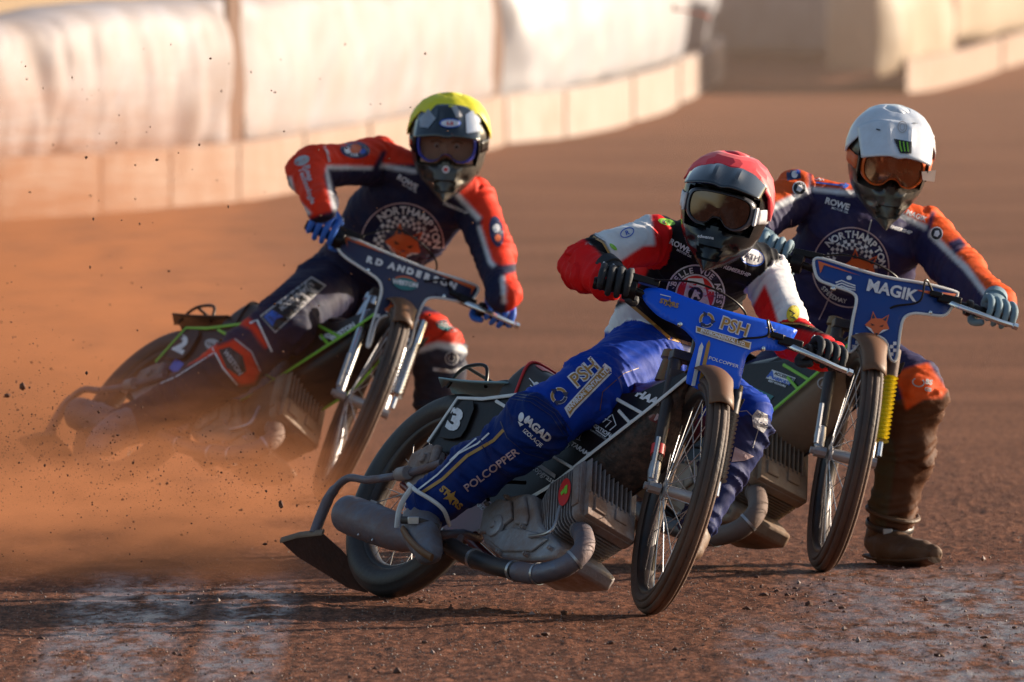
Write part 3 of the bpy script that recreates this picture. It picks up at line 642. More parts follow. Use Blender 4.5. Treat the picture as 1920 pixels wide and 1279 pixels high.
    # ---- frame tubes
    mb = MB()
    hd = f([-.19, 0, .33]); hd2 = f([-.185, 0, .28])
    mb.tube([hd, b(1180, 725, -.03), b(1010, 800, -.05), b(880, 850, -.075), [.02, -.095, .02]], .015, 12)
    mb.tube([hd, [.9, .03, .33], [.6, .05, .2], [.3, .075, .1], [.02, .095, .02]], .015, 12)
    mb.tube([hd2, [.92, 0, .10], [.80, 0, -.18], [.6, -.02, -.25], [.35, -.07, -.14], [.02, -.095, -.01]], .015, 12)
    mb.tube([[.6, .02, -.25], [.35, .08, -.14], [.02, .095, -.01]], .013, 12).tube([[.45, -.06, .14], [.42, -.05, -.2]], .013, 12)
    mb.build('frame', k['frame'], root)
    # ---- side panels
    lower = flatpanel(root, 'lower_panel', [(802, 828), (860, 830), (960, 850), (1040, 880), (1040, 900), (985, 945), (930, 990), (870, 1000), (826, 992), (795, 945), (768, 935), (790, 880)], -.088, k['lower'], .005)
    top = [(860, 744), (905, 748), (985, 737), (1075, 745), (1200, 735), (1300, 690), (1290, 712), (1165, 804), (1040, 903), (985, 936), (930, 952), (880, 900), (852, 860), (802, 829)]
    pan = flatpanel(root, 'side_panel', top, -.1, k['panel'], .006, 0)
    # moulded relief: raised stiffening ribs
    stroke(root, 'panel_trim', [(802, 829), (858, 746), (905, 748), (985, 738)], -.106, k['trim'], .0058)
    stroke(root, 'panel_trim', [(930, 752), (1010, 800), (1040, 822)], -.106, k['trim'], .0052)
    stroke(root, 'panel_trim', [(1300, 697), (1234, 752), (1165, 806), (1102, 855), (1040, 905), (985, 938), (940, 962)], -.106, k['trim'], .0068, 1)
    stroke(root, 'panel_trim', [(1152, 746), (1206, 776), (1180, 792), (1160, 770)], -.106, k['trim'], .0052)
    stroke(root, 'panel_trim', [(1030, 852), (1078, 880), (1062, 892)], -.106, k['trim'], .0045)
    plate = flatpanel(root, 'race_number_plate', [(862, 750), (894, 752), (868, 818), (846, 824), (817, 819)], -.110, k['numplate'], .004)
    out['panels'] = [pan, plate, lower]
    # far side panel (left of the bike)
    pr = [np.array([p[0], .1, p[2]]) for p in [b(x, y, -.1) for x, y in top]]; MB().prism(pr, [0, -.006, 0]).build('side_panel', k['panel'], root, bevel=.001)
    # ---- tank, cap, seat, rear mudguard, grab handle
    V = []
    for i in range(14):
        t = i/13; x = .62+.50*t; zt = .315+.075*t; wd = .075-.035*t; zb = .12+.16*t; row = []
        for j in range(13):
            a = math.pi*j/12; row.append([x, -wd*math.cos(a)*(1 if .1 < a < 3.04 else 1), zb+(zt-zb)*(math.sin(a)**.55)])
        V.append(row)
    tk = MB().grid(V).build('fuel_tank', k['tank'], root, autos=60)
    MB().lathe(b(1250, 700, .0)+np.array([0, 0, 0]), [0, 0, 1], [(0, -.03), (.026, -.03), (.026, .035), (.034, .04), (.034, .062), (.028, .066), (0, .066)], 20).build('filler_cap', k['cap'], tk)
    mb = MB(); V = []
    for i in range(12):
        t = i/11; x = .285+.26*t; zt = .325+.085*min(1, t*4.5)**.6*(1 if t < .3 else 1-.75*((t-.3)/.7)**.8); wd = .085-.02*t; row = []
        for j in range(17):
            a = math.pi*j/16; row.append([x+.02*(1-math.sin(a)), -wd*math.copysign(abs(math.cos(a))**.5, math.cos(a)), .28+(zt-.28)*math.sin(a)**.45])
        V.append(row)
    mb.grid(V); mb.add(V[0], [tuple(range(17))]); st = mb.build('seat', k['seat'], root, autos=50, bevel=.004); out['seat'] = st
    MB().tube([[p[0]+.003, p[1]*1.02, p[2]+.002] for p in V[3]], .0045, 8).build('seat_piping', k['piping'], st)
    MB().grid([[[p[0], p[1]*1.01, p[2]+.0025] for p in V[q][5:12]] for q in (4, 5, 6)]).build('seat_patch', k['piping'], st)
    V = []; g0 = b(838, 731, 0); g1 = b(992, 744, 0)
    for i in range(16):
        t = i/15; row = []; q = g0+(g1-g0)*t; wd = .02+.075*min(1, t*5)
        for j in range(9):
            u = -1+2*j/8; row.append([q[0]+.02*(1-u*u)*(0), u*wd, q[2]+.014*(1-u*u)-.006*math.sin(math.pi*t)])
        V.append(row)
    MB().grid(V).build('rear_mudguard', k['rmud'], root, solid=.005)
    hz = .345
    MB().tube(spline([[-.03, -.055, hz-.02], [.0, -.055, hz+.03], [.05, -.055, hz+.05], [.13, -.055, hz+.045], [.17, -.055, hz-.02]], 5), (.0055), 10).tube(spline([[-.03, .055, hz-.02], [.0, .055, hz+.03], [.05, .055, hz+.05], [.13, .055, hz+.045], [.17, .055, hz-.02]], 5), (.0055), 10).tube([[.03, -.055, hz+.045], [.03, .055, hz+.045]], .0055, 10).build('grab_handle', M['black'], root)
    # ---- engine
    build_engine(root, k)
    # ---- exhaust: header, mid pipe, silencer
    hp = spline([b(1078, 985, -.05), b(1092, 1000, -.09), b(1094, 1030, -.15), b(1060, 1062, -.18), b(1010, 1076, -.19), b(972, 1072, -.19)], 7)
    ex = MB().tube(hp, [.030]*len(hp), 18).build('exhaust_pipe', k['header'], root)
    for q in (.15, .5, .8):
        i = int(q*len(hp)); dd = hp[i+1]-hp[i]; MB().lathe(hp[i], dd, [(.030, -.004), (.0325, -.004), (.0325, .004), (.030, .004)], 18).build('clamp', M['steel'], ex)
    mp_ = spline([b(975, 1071, -.19), b(930, 1062, -.19), b(880, 1044, -.19), b(846, 1025, -.185)], 6)
    MB().tube(mp_, .0265, 18).build('middle_pipe', k['pipe'], ex)
    for px, py in ((890, 1048), (965, 1070)): c = b(px, py, -.19); MB().lathe(c, mp_[3]-mp_[8], [(.0265, -.006), (.030, -.006), (.030, .006), (.0265, .006)], 18).build('clamp', M['steel'], ex)
    s0 = b(655, 965, -.175); s1 = b(760, 1004, -.175); ax = s1-s0; Ls = np.linalg.norm(ax); ax /= Ls
    sil = MB().lathe(s0, ax, [(0, -.035), (.03, -.034), (.047, -.024), (.056, -.008), (.0575, .02), (.0575, Ls*.55), (.056, Ls*.8), (.050, Ls*.98), (.040, Ls*1.12), (.028, Ls*1.28), (.026, Ls*1.6)], 40).build('silencer', k['silencer'], root)
    u = np.cross(ax, [0, 1, 0]); u /= np.linalg.norm(u); top_ = s0-u*.06 if u[2] < 0 else s0+u*.06
    sg = -1 if u[2] < 0 else 1
    MB().box(s0+ax*Ls*.32+u*sg*.058, (.02, .012, .004), np.stack([ax, [0, 1, 0], u], 1)).lathe(s0+ax*Ls*1.05+u*sg*.058, [0, -1, 0], [(0, -.012), (.016, -.012), (.016, .012), (.006, .013), (.006, .02), (0, .02)], 16).build('silencer_bracket', M['alu'], sil, bevel=.001)
    for q in (.45, .7): MB().lathe(s0+ax*Ls*q-u*sg*.05+np.array([0, -.028, 0]), [0, -1, 0], [(.004, 0), (.004, .004), (0, .005)], 8).build('rivet', M['steel'], sil)
    # ---- carrier tube to the dirt flap
    tp = spline([b(828, 868, -.13), b(775, 885, -.13), b(740, 893, -.13), b(690, 900, -.13), b(652, 897, -.12), b(622, 925, -.11), b(603, 965, -.10), b(590, 1000, -.095)], 6)
    MB().tube(tp, [.0115]*(len(tp)-14)+[.015]*3+[.0165]*11, 12).build('flap_carrier', k['carrier'], root)
    fl = smoothpoly([b(x, y, .0) for x, y in ((526, 1012), (540, 1006), (600, 998), (612, 1003), (632, 1025), (655, 1045), (668, 1100), (615, 1082), (565, 1050))], 1)
    V0 = [p+np.array([0, -.05, 0]) for p in fl]
    fp = MB().prism([b(526, 1014, -.10), b(545, 1007, -.10), b(604, 998, -.10), b(640, 1030, -.06), b(668, 1062, .0), b(690, 1110, .09), b(650, 1100, .06), b(600, 1066, -.0), b(556, 1040, -.06)], [.01, .0, -.006]).build('dirt_flap', M['flap'], root, bevel=.002)
    MB().tube([b(527, 1013, -.102), b(560, 1003, -.102), b(606, 998, -.102)], [(.010, .004)]*3, 8).build('flap_strip', M['panelmud'], fp)
    # ---- rear hub carrier, chain and sprocket on the right side
    mb = MB().prism([b(x, y, -.115) for x, y in ((772, 850), (806, 832), (826, 846), (822, 880), (800, 905), (788, 930), (768, 922), (752, 895))], [0, .02, 0])
    mb.lathe(b(795, 860, -.13), [0, -1, 0], [(0, .012), (.014, .012), (.016, .0), (.024, -.002), (.024, -.02)], 18)
    mb.tube([b(748, 890, -.13), b(765, 886, -.14)], .021, 14).tube([b(822, 838, -.12), b(812, 870, -.125)], .014, 10); mb.build('axle_carrier', M['alu'], root, bevel=.003)
    MB().lathe([0, .085, 0], [0, 1, 0], [(.03, -.003), (.10, -.003), (.10, .003), (.03, .003)], 48).build('sprocket', M['steel'], root)
    # dirt deflector between the fork and the engine
    dp = k['deflector']; V = []
    e0 = [b(1300, 688, -.095), b(1234, 748, -.097), b(1165, 802, -.097), b(1100, 852, -.097), b(1040, 902, -.097)]
    e1 = [b(1300, 800, .045), b(1262, 862, .05), b(1235, 892, .055), b(1190, 925, .06), b(1120, 960, .05)]
    for i in range(13):
        t = i/12; row = []
        for j in range(13):
            s_ = j/12*4; a_ = int(min(3, s_)); q = s_-a_; A = e0[a_]*(1-q)+e0[a_+1]*q; B = e1[a_]*(1-q)+e1[a_+1]*q
            row.append(A*(1-t)+B*t+np.array([.02, -.035, -.01])*math.sin(math.pi*t))
        V.append(row)
    df = MB().grid(V).build('dirt_deflector', dp, root, solid=.004); out['deflector'] = df
    MB().tube([V[-1][j] for j in range(13)], .0055, 8).build('deflector_edge', k['dedge'], df)
    # footrests
    MB().tube([b(790, 1010, -.17), b(830, 1002, -.17), b(868, 1000, -.12), b(900, 1010, -.05)], .013, 12).tube([b(850, 1035, -.2), b(865, 1008, -.17)], .011, 10).build('footrest', M['exhaust'], root)
    pg = [b(1040, 1050, .02), b(1075, 1073, .02), b(1100, 1083, .02)]; mb = MB().tube([pg[0], pg[1]], .012, 12)
    for i in range(7): q = pg[1]+(pg[2]-pg[1])*i/6; mb.lathe(q, pg[2]-pg[1], [(0, -.002), (.0105 if i % 2 else .0085, -.002), (.0105 if i % 2 else .0085, .0045), (0, .0045)], 12)
    mb.build('footrest', k['peg'], root)
    return out
def build_engine(root, k):
    y0, y1 = -.135, .085
    def P2(px, py): q = b(px, py, y0); return q
    cc = [(905, 962), (916, 944), (950, 930), (985, 924), (1000, 926), (1012, 980), (1050, 1022), (1035, 1046), (985, 1050), (940, 1046), (908, 1018), (897, 990)]
    eng = MB().prism([P2(*q) for q in cc], [0, y1-y0, 0]).build('engine', k['engine'], root, bevel=.010)
    # cover with raised facets
    mb = MB().prism([P2(*q)+np.array([0, -.0, 0]) for q in ((912, 958), (940, 938), (962, 942), (965, 975), (930, 1000), (905, 1002))], [0, -.014, 0])
    mb.prism([P2(*q) for q in ((968, 940), (988, 932), (994, 970), (990, 986), (968, 985))], [0, -.012, 0])
    mb.prism([P2(*q) for q in ((912, 1010), (965, 990), (1010, 1000), (1030, 1012), (1000, 1036), (945, 1036))], [0, -.010, 0]); mb.build('engine_cover', k['engine'], eng, bevel=.006)
    for px, py in ((918, 948), (955, 935), (905, 1000), (940, 1038), (990, 1042), (1035, 1030), (985, 990)): MB().lathe(P2(px, py), [0, -1, 0], [(.007, 0), (.007, .014), (.005, .016), (.005, .02), (0, .02)], 6).build('bolt', M['alu'], eng)
    # cylinder: stack of cooling fins across the bike, tilting forward; square with rounded corners
    c0 = b(1030, 965, y0); c0[1] = (y0+y1)/2; ex = np.array([.87, 0, .49]); ex /= np.linalg.norm(ex); uz = np.array([-ex[2], 0, ex[0]]); uy = np.array([0, 1., 0])
    Rf = np.stack([ex, uy, uz], 1)
    zc = -.112
    mb = MB(); base = b(1000, 974, -.12); base[1] = -.022
    def rr(hy, hz, cx, th, r=.03, cut=0.):
        pts = []
        for sx, sz, a0 in ((1, 1, 0), (-1, 1, 90), (-1, -1, 180), (1, -1, 270)):
            for i in range(4): a = R_(a0+30*i); pts.append(base+ex*cx+uy*(sx*(hy-r)+r*math.cos(a))+uz*(sz*(hz-r)+r*math.sin(a)))
        return pts
    for i in range(15):
        x = i*.0118; hz = .078+.024*min(1, i/6); hy = .083+.024*min(1, i/6); mb.prism(rr(hy, hz, x, 0), ex*.0034)
    mb.prism(rr(.075, .085, -.01, 0), ex*.185); mb.build('cylinder_fins', k['engine'], eng, bevel=.0008)
    # head block with vertical front fins
    mb = MB(); mb.prism(rr(.107, .102, .177, 0, .022), ex*.032)
    hx = .209
    for i in range(10):
        y = -.085+.017*i; c = base+ex*(hx+.011)+uy*y+uz*(.04); mb.box(c, (.012, .0024, .062), Rf)
    mb.box(base+ex*(hx+.008)+uz*(-.055), (.010, .09, .045), Rf).box(base+ex*(hx+.016)+uz*(-.045)+uy*.035, (.008, .022, .02), Rf).box(base+ex*(hx+.016)+uz*(-.05)-uy*.045, (.008, .022, .024), Rf)
    mb.box(base+ex*.193+uy*(-.109)+uz*.01, (.013, .004, .07), Rf); mb.build('cylinder_head', k['head'], eng, bevel=.004)
    if k.get('sticker'):
        q = base+ex*.145+uy*(-.1095)+uz*.0
        n = 24; v = [q+ex*(.026*math.cos(2*math.pi*i/n))+uz*(.048*math.sin(2*math.pi*i/n)+.012) for i in range(n)]; MB().prism(v, [0, -.0015, 0]).build('engine_badge', M['red'], eng)
        v = [q+uy*(-.0025)+ex*a+uz*(c_+.012) for a, c_ in ((-.014, .004), (-.002, .012), (-.003, .004), (.004, .018), (.014, .018), (.014, -.012), (.004, -.012), (.003, -.002), (-.010, -.008))]
        MB().prism(v, [0, -.0012, 0]).build('engine_badge', M['lime'], eng)
    # mud hanging off the sump, its orange light put into the brown colour
    mb = MB().prism([b(x, y, -.10) for x, y in ((950, 1040), (1055, 1046), (1046, 1060), (1000, 1072), (972, 1080), (955, 1068))], [0, .05, 0]); mb.build('sump_mud', M['brown'], eng, bevel=.008)
    MB().tube(spline([base+ex*.21+uz*.06+uy*.02, base+ex*.25+uz*.12+uy*.03, base+ex*.18+uz*.19+uy*.02, base+ex*.02+uz*.20], 7), .0045, 8).build('ignition_lead', M['black'], eng)
    MB().tube(spline([P2(925, 945)+np.array([0, -.02, 0]), b(915, 925, -.16), b(945, 905, -.15), b(985, 905, -.13)], 7), .006, 8).build('oil_hose', M['black'], eng)
    MB().tube(spline([P2(1000, 1010)+np.array([0, -.015, 0]), b(1025, 1000, -.165), b(1040, 985, -.16), b(1050, 950, -.145)], 7), .0055, 8).build('oil_pipe', M['steel'], eng)
    MB().lathe(P2(935, 990), [0, -1, 0], [(.034, .006), (.034, .018), (.028, .022), (.012, .022), (.010, .028), (0, .028)], 28).build('clutch_cover', k['engine'], eng)
    MB().lathe(base+ex*.215+uz*.085+uy*.02, ex, [(.012, 0), (.012, .02), (.007, .024), (.007, .045), (0, .046)], 12).build('spark_plug', M['white'], eng)
    # carburettor & hoses above/behind the cylinder
    MB().tube(spline([b(1010, 905, -.02), b(985, 880, -.03), b(950, 880, -.03)], 5), .026, 14).build('carburettor', M['blackm'], eng)
K0 = dict(rim=M['rim'], tyre_f=M['rubber'], tyre_r=M['rubber_r'], gaiter=M['greyrub'], damper=M['blackm'], fork=(M['blackm'], M['blackm']), fmud=M['brown'], grip=M['black'], collar=(M['black'], M['black']),
          frame=M['maroon'], lower=M['maroon'], panel=M['black'], trim=M['white'], numplate=M['black'], tank=M['maroon'], cap=M['brass'], seat=M['seat'], piping=M['red'], rmud=M['lightblue'], engine=M['alu'], head=M['alu'],
          header=M['exhaust'], pipe=M['blackm'], silencer=M['exhaust'], carrier=M['exhaust'], deflector=M['mesh'], dedge=M['black'], peg=M['steel'], shield=M['bluepl'], sticker=True, redband=True)
def shl(ps, pts, x0): return [tuple(fr(x, y, x0, ps)[1:]) for x, y in pts]
def bars(ps, pts): return [tuple(fr(x, y, fx, ps)) for x, y, fx in pts]
SX = .03
ST1 = dict(shield=shl(PL, [(1212, 543), (1222, 534), (1250, 537), (1300, 560), (1345, 577), (1400, 591), (1455, 601), (1502, 612), (1503, 618), (1484, 648), (1472, 656), (1425, 654), (1402, 663), (1394, 690), (1385, 732), (1378, 728), (1350, 740), (1312, 735), (1292, 722), (1284, 720), (1290, 690), (1305, 648), (1303, 638), (1280, 612), (1240, 592), (1216, 562)], SX),
           shx=SX, tilt=-.08, bar=bars(PL, [(1113, 530, -.06), (1188, 545, -.03), (1250, 575, -.06), (1345, 612, -.10), (1420, 632, -.06), (1500, 655, -.03), (1580, 690, -.06)]), bolts=shl(PL, [(1277, 607), (1433, 652)], SX))
bikeA = build_bike('motorbike', PL, 'nearest motorbike, blue handlebar shield and white number 3 on its black side', K0, ST1)
K2 = dict(K0); K2.update(fork=(M['chrome'], M['chrome']), gaiter=M['chrome'], damper=M['chrome'], frame=M['black'], lower=M['black'], trim=M['lime'], tank=M['black'], cap=M['chrome'], piping=M['black'], rmud=M['black'], engine=M['mudalu'], head=M['mudalu'], deflector=M['black'], dedge=M['lime'], shield=M['darkpl'], rimline=M['white'], sticker=False, redband=False, fmud=M['brown'], header=M['exhmud'])
ST2 = dict(shield=shl(PLeft, [(637, 438), (640, 430), (652, 432), (720, 470), (800, 505), (870, 522), (902, 530), (905, 538), (890, 560), (868, 563), (820, 557), (800, 560), (790, 575), (780, 600), (766, 655), (757, 652), (745, 600), (725, 592), (706, 600), (690, 655), (684, 652), (706, 580), (716, 545), (712, 525), (680, 500), (655, 480), (641, 462)], SX),
           shx=SX, tilt=-.08, bar=bars(PLeft, [(574, 421, -.06), (640, 452, -.03), (690, 480, -.06), (765, 525, -.10), (830, 548, -.06), (890, 575, -.03), (960, 607, -.06)]), bolts=shl(PLeft, [(691, 505), (833, 554)], SX))
bikeB = build_bike('motorbike', PLeft, 'motorbike at the left with green trimmed black panels, half lost in the dust', K2, ST2)
K3 = dict(K0); K3.update(fork=(M['blackm'], M['exhmud']), gaiter=M['yellow'], damper=M['exhmud'], frame=M['black'], lower=M['black'], trim=M['lime'], tank=M['black'], engine=M['mudalu'], head=M['mudalu'], deflector=M['panelmud'], dedge=M['blackm'], shield=M['navypl'], rimline=M['white'], sticker=False, redband=False, header=M['exhmud'], collar=(M['yellow'], M['black']), rim=M['rim'], piping=M['black'])
ST3 = dict(shield=shl(PRight, [(1529, 488), (1533, 480), (1548, 482), (1600, 502), (1660, 520), (1740, 530), (1800, 542), (1804, 546), (1788, 578), (1775, 590), (1745, 588), (1715, 586), (1698, 592), (1690, 606), (1680, 680), (1668, 676), (1662, 640), (1640, 628), (1618, 640), (1592, 664), (1590, 656), (1598, 600), (1608, 560), (1600, 548), (1565, 535), (1535, 522)], SX),
           shx=SX, tilt=-.08, bar=bars(PRight, [(1420, 468, -.06), (1500, 495, -.03), (1560, 520, -.06), (1640, 560, -.10), (1720, 565, -.06), (1800, 572, -.03), (1893, 604, -.06)]), bolts=shl(PRight, [(1564, 540), (1747, 584)], SX))
bikeC = build_bike('motorbike', PRight, 'motorbike at the right with a navy shield, yellow fork gaiter and muddy brown guard', K3, ST3)
# ================================================================== RIDERS
def cloth(name, bump=.35, rough=.62, dirt=.35, thr=.55, dcol=(.13, .07, .05), ds=9):
    return mat(name, (1, 1, 1), rough, vcol=True, dirt=dirt, dcol=dcol, dscale=ds, bump=bump, bscale=55, var=.12, thr=thr, spec=.12)
def build_body(name, segs, torso, parent, m, base, paints, vox=.006, fold=.007, seed=0, dirtb=None):
    """segs: (bone, p0, p1, r0, r1[, aspect]); torso: (path, radii, ref)"""
    mb = MB(); bones = []
    for s in segs:
        bn, p0, p1, r0, r1 = s[:5]; p0 = P(*p0); p1 = P(*p1); mb.capsule(p0, p1, r0, r1, 20); bones.append((bn, p0, p1, r0, r1))
    tp = [P(*q) for q in torso[0]]; rad = torso[1]; ref = torso[2]
    tps = spline(tp, 4); rs = []
    for i in range(len(tps)): t = i/4; a = int(min(len(rad)-2, t)); q = t-a; rs.append((rad[a][0]*(1-q)+rad[a+1][0]*q, rad[a][1]*(1-q)+rad[a+1][1]*q))
    mb.tube(tps, rs, 28, ref=ref)
    for i in range(len(tp)-1): bones.append(('torso' if i else 'pelvis', tp[i], tp[i+1], sum(rad[i])/2, sum(rad[i+1])/2))
    o = mb.build('tmp', m); md = o.modifiers.new('r', 'REMESH'); md.mode = 'VOXEL'; md.voxel_size = vox; md.use_smooth_shade = True
    md = o.modifiers.new('s', 'SMOOTH'); md.iterations = 14; md.factor = .6
    dg = bpy.context.evaluated_depsgraph_get(); me = bpy.data.meshes.new_from_object(o.evaluated_get(dg)); bpy.data.objects.remove(o)
    n = len(me.vertices); V = np.empty(n*3); me.vertices.foreach_get('co', V); V = V.reshape(-1, 3); N = np.empty(n*3); me.vertices.foreach_get('normal', N); N = N.reshape(-1, 3)
    best = np.full(n, 1e9); bi = np.zeros(n, int); bt = np.zeros(n)
    for k, (bn, p0, p1, r0, r1) in enumerate(bones):
        d = p1-p0; L2 = d@d; t = np.clip(((V-p0)@d)/L2, 0, 1); ds = np.linalg.norm(V-p0-t[:, None]*d, axis=1)-(r0+(r1-r0)*t); q = ds < best; best[q] = ds[q]; bi[q] = k; bt[q] = t[q]
    names = [x[0] for x in bones]
    # cloth folds: rings bunch up near the joints, long drapes between
    D = np.zeros(n); FK = {'lsn': 1.7, 'rth': 1.3, 'rsn': 1.15, 'lfo': 1.3, 'rfo': 1.3, 'lup': 1.2, 'rup': 1.2}
    for i in range(n):
        bn, p0, p1, r0, r1 = bones[bi[i]]; ax = p1-p0; L_ = np.linalg.norm(ax); ax = ax/L_; al = (V[i]-p0)@ax; q = V[i]-p0-ax*al
        e = 1-min(bt[i], 1-bt[i])*1.7
        s_ = noise.noise(Vector((al*26+q[0]*9, q[1]*7+seed, q[2]*9)))
        l_ = noise.noise(Vector((al*6+seed, q[0]*24, q[2]*24)))
        w2 = noise.noise(Vector(V[i]*7)+Vector((seed, 0, 0))); s2 = noise.noise(Vector((al*46+w2*5, q[0]*14, q[2]*14+seed)))
        D[i] = fold*FK.get(bn, 1.)*(1.1*(1-(abs(s_)*2.6)**.7)*e+.8*l_*(1-e*.4)+.35*(1-abs(s2)*2.5)*e+.6*noise.noise(Vector(V[i]*11)))
    V = V+N*D[:, None]
    cols = np.ones((n, 4))
    nmb = np.array(names)[bi]; x_, y_, z_ = V[:, 0], V[:, 1], V[:, 2]-CH; d_ = y_*cP-z_*sP; PX = 960+F*x_/d_; PY = 639.5-F*(y_*sP+z_*cP)/d_
    c0 = np.array([base[nm] if nm in base else base['*'] for nm in nmb]); acc = np.zeros((n, 3)); J = [(a_, b_) for a_ in (-2.4, -.8, .8, 2.4) for b_ in (-2.4, -.8, .8, 2.4)]
    for jx, jy in J:
        c = c0.copy()
        for bs, poly, cc in paints:
            c[np.isin(nmb, bs) & vinpoly(PX+jx, PY+jy, poly)] = cc
        acc += c
    cols[:, :3] = acc/len(J)
    Mi = np.array(parent.matrix_world.inverted()); V = V@Mi[:3, :3].T+Mi[:3, 3]
    me.vertices.foreach_set('co', V.ravel()); at = me.color_attributes.new('col', 'FLOAT_COLOR', 'POINT'); at.data.foreach_set('color', cols.ravel())
    me.update(); me.name = name; me.materials.clear(); me.materials.append(m); me.polygons.foreach_set('use_smooth', [True]*len(me.polygons))
    b_ = bpy.data.objects.new(name, me); COL.objects.link(b_); b_.parent = parent; return b_
def unit(v): v = np.array(v, float); return v/np.linalg.norm(v)
def glove(parent, c, a, wr, fw, m, m2, cuffr=.036, sc=1.08, cuffm=None):
    """c: centre of the grip; a: bar direction towards the outside; wr: wrist; fw: forwards (away from the rider)"""
    a = unit(a); k = np.array(wr)-c; k = unit(k-a*(k@a)); f = np.array(fw, float); f = unit(f-a*(f@a)-k*(f@k)); mb = MB()
    def pt(s_, ang, r): return c+a*s_*sc+(k*math.cos(R_(ang))+f*math.sin(R_(ang)))*r*sc
    kn = []
    for i, (s_, ln) in enumerate(((-.036, .92), (-.0125, 1.02), (.011, 1.0), (.034, .84))):
        K = pt(s_, 22+abs(i-1)*3, .050); kn.append(K)
        pts = [pt(s_*.92, 5, .056), K, pt(s_, 52, .049), pt(s_, 88+4*i, .041), pt(s_, 125+5*i, .034), pt(s_*1.02, (165+6*i)*ln, .031), pt(s_, 205*ln, .029)]
        mb.tube(spline(pts, 3), [.0105]*3+[.0118]*3+[.0104]*3+[.0115]*3+[.0098]*3+[.0092]*3+[.0065], 10)
    # palm and back of the hand
    wrp = np.array(wr); up = unit(wrp-c)
    p0 = pt(0, 14, .048); p1 = pt(-.002, 0, .062); p2 = (p1*.5+wrp*.5); pth = spline([pt(.0, 30, .040), p0, p1, p2, wrp], 4)
    rs = [(.036, .010)]*1; L_ = len(pth); rad = []
    for i in range(L_): t = i/(L_-1); w_ = .045*(1-t)+cuffr*t; h_ = .013+.018*min(1, t*1.6); rad.append((w_*(.85 if i == 0 else 1), h_))
    mb.tube(pth, rad, 18, ref=a)
    # thumb leaves the side of the palm, closes under the bar
    th = [pt(-.030, -20, .055), pt(-.055, -48, .044), pt(-.060, -85, .036), pt(-.052, -125, .031), pt(-.040, -155, .030)]
    mb.tube(spline(th, 4), [.0145]*4+[.013]*4+[.0115]*4+[.0105]*4+[.007], 12)
    g = mb.build('glove', m, parent, world=True, autos=70)
    # knuckle ridges
    mb = MB()
    for i, K in enumerate(kn):
        d = unit(K-c); mb2 = MB().tube([K+d*.0085-k*.008+k*.012, K+d*.010, K+d*.007+f*.014*1.0], [(.0045, .003)]*3, 8)
        mb2.build('knuckle_print', m2, g, world=True)
    e0 = wrp+(wrp-p2)*.18; dd = unit(wrp-p2)
    MB().tube([wrp-dd*.020, wrp+dd*.014], [cuffr*1.06, cuffr*1.02], 20, ref=a).build('glove_cuff', cuffm or m, g, world=True)
    return g
# ------------------------------------------------------------------ helmets
HZ = [(-.178, .022, .186, -.150, .9), (-.168, .042, .184, -.10, .95), (-.150, .064, .178, -.01, 1.), (-.128, .086, .170, .05, 1.05), (-.102, .104, .158, .10, 1.1), (-.07, .116, .147, .13, 1.), (-.035, .124, .140, .145, 1.), (0, .127, .137, .152, 1.), (.035, .126, .134, .154, 1.), (.07, .119, .124, .148, 1.), (.10, .104, .106, .132, 1.), (.125, .082, .082, .104, 1.), (.142, .054, .052, .068, 1.), (.150, .024, .022, .03, 1.)]
def hring(z, grow=0.):
    zs = [q[0] for q in HZ]; wd = np.interp(z, zs, [q[1] for q in HZ])+grow; fr_ = np.interp(z, zs, [q[2] for q in HZ])+grow; bk = np.interp(z, zs, [q[3] for q in HZ])+grow
    return wd, fr_, bk
def hpt(az, z, grow=0.):
    """az: 0 = face direction, + towards the viewer's right. local x right, y = forwards (face), z up"""
    wd, ft, bk = hring(z, grow); s_, c_ = math.sin(az), math.cos(az)
    p = 1.0+.35*max(0, min(1, (-z-.08)/.08))     # chin bar becomes pointed
    x = wd*math.copysign(abs(s_)**p, s_); y = ft*math.copysign(abs(c_)**(1/p if c_ > 0 else 1), c_) if c_ > 0 else -bk*abs(c_)
    if c_ > 0: y = ft*abs(c_)**1.0; 
    return [x, y, z]
def inport(x, z): return abs(x) < .098 and -.062+.02*max(0, 1-abs(x)/.03) < z < .048-.15*x*x*4
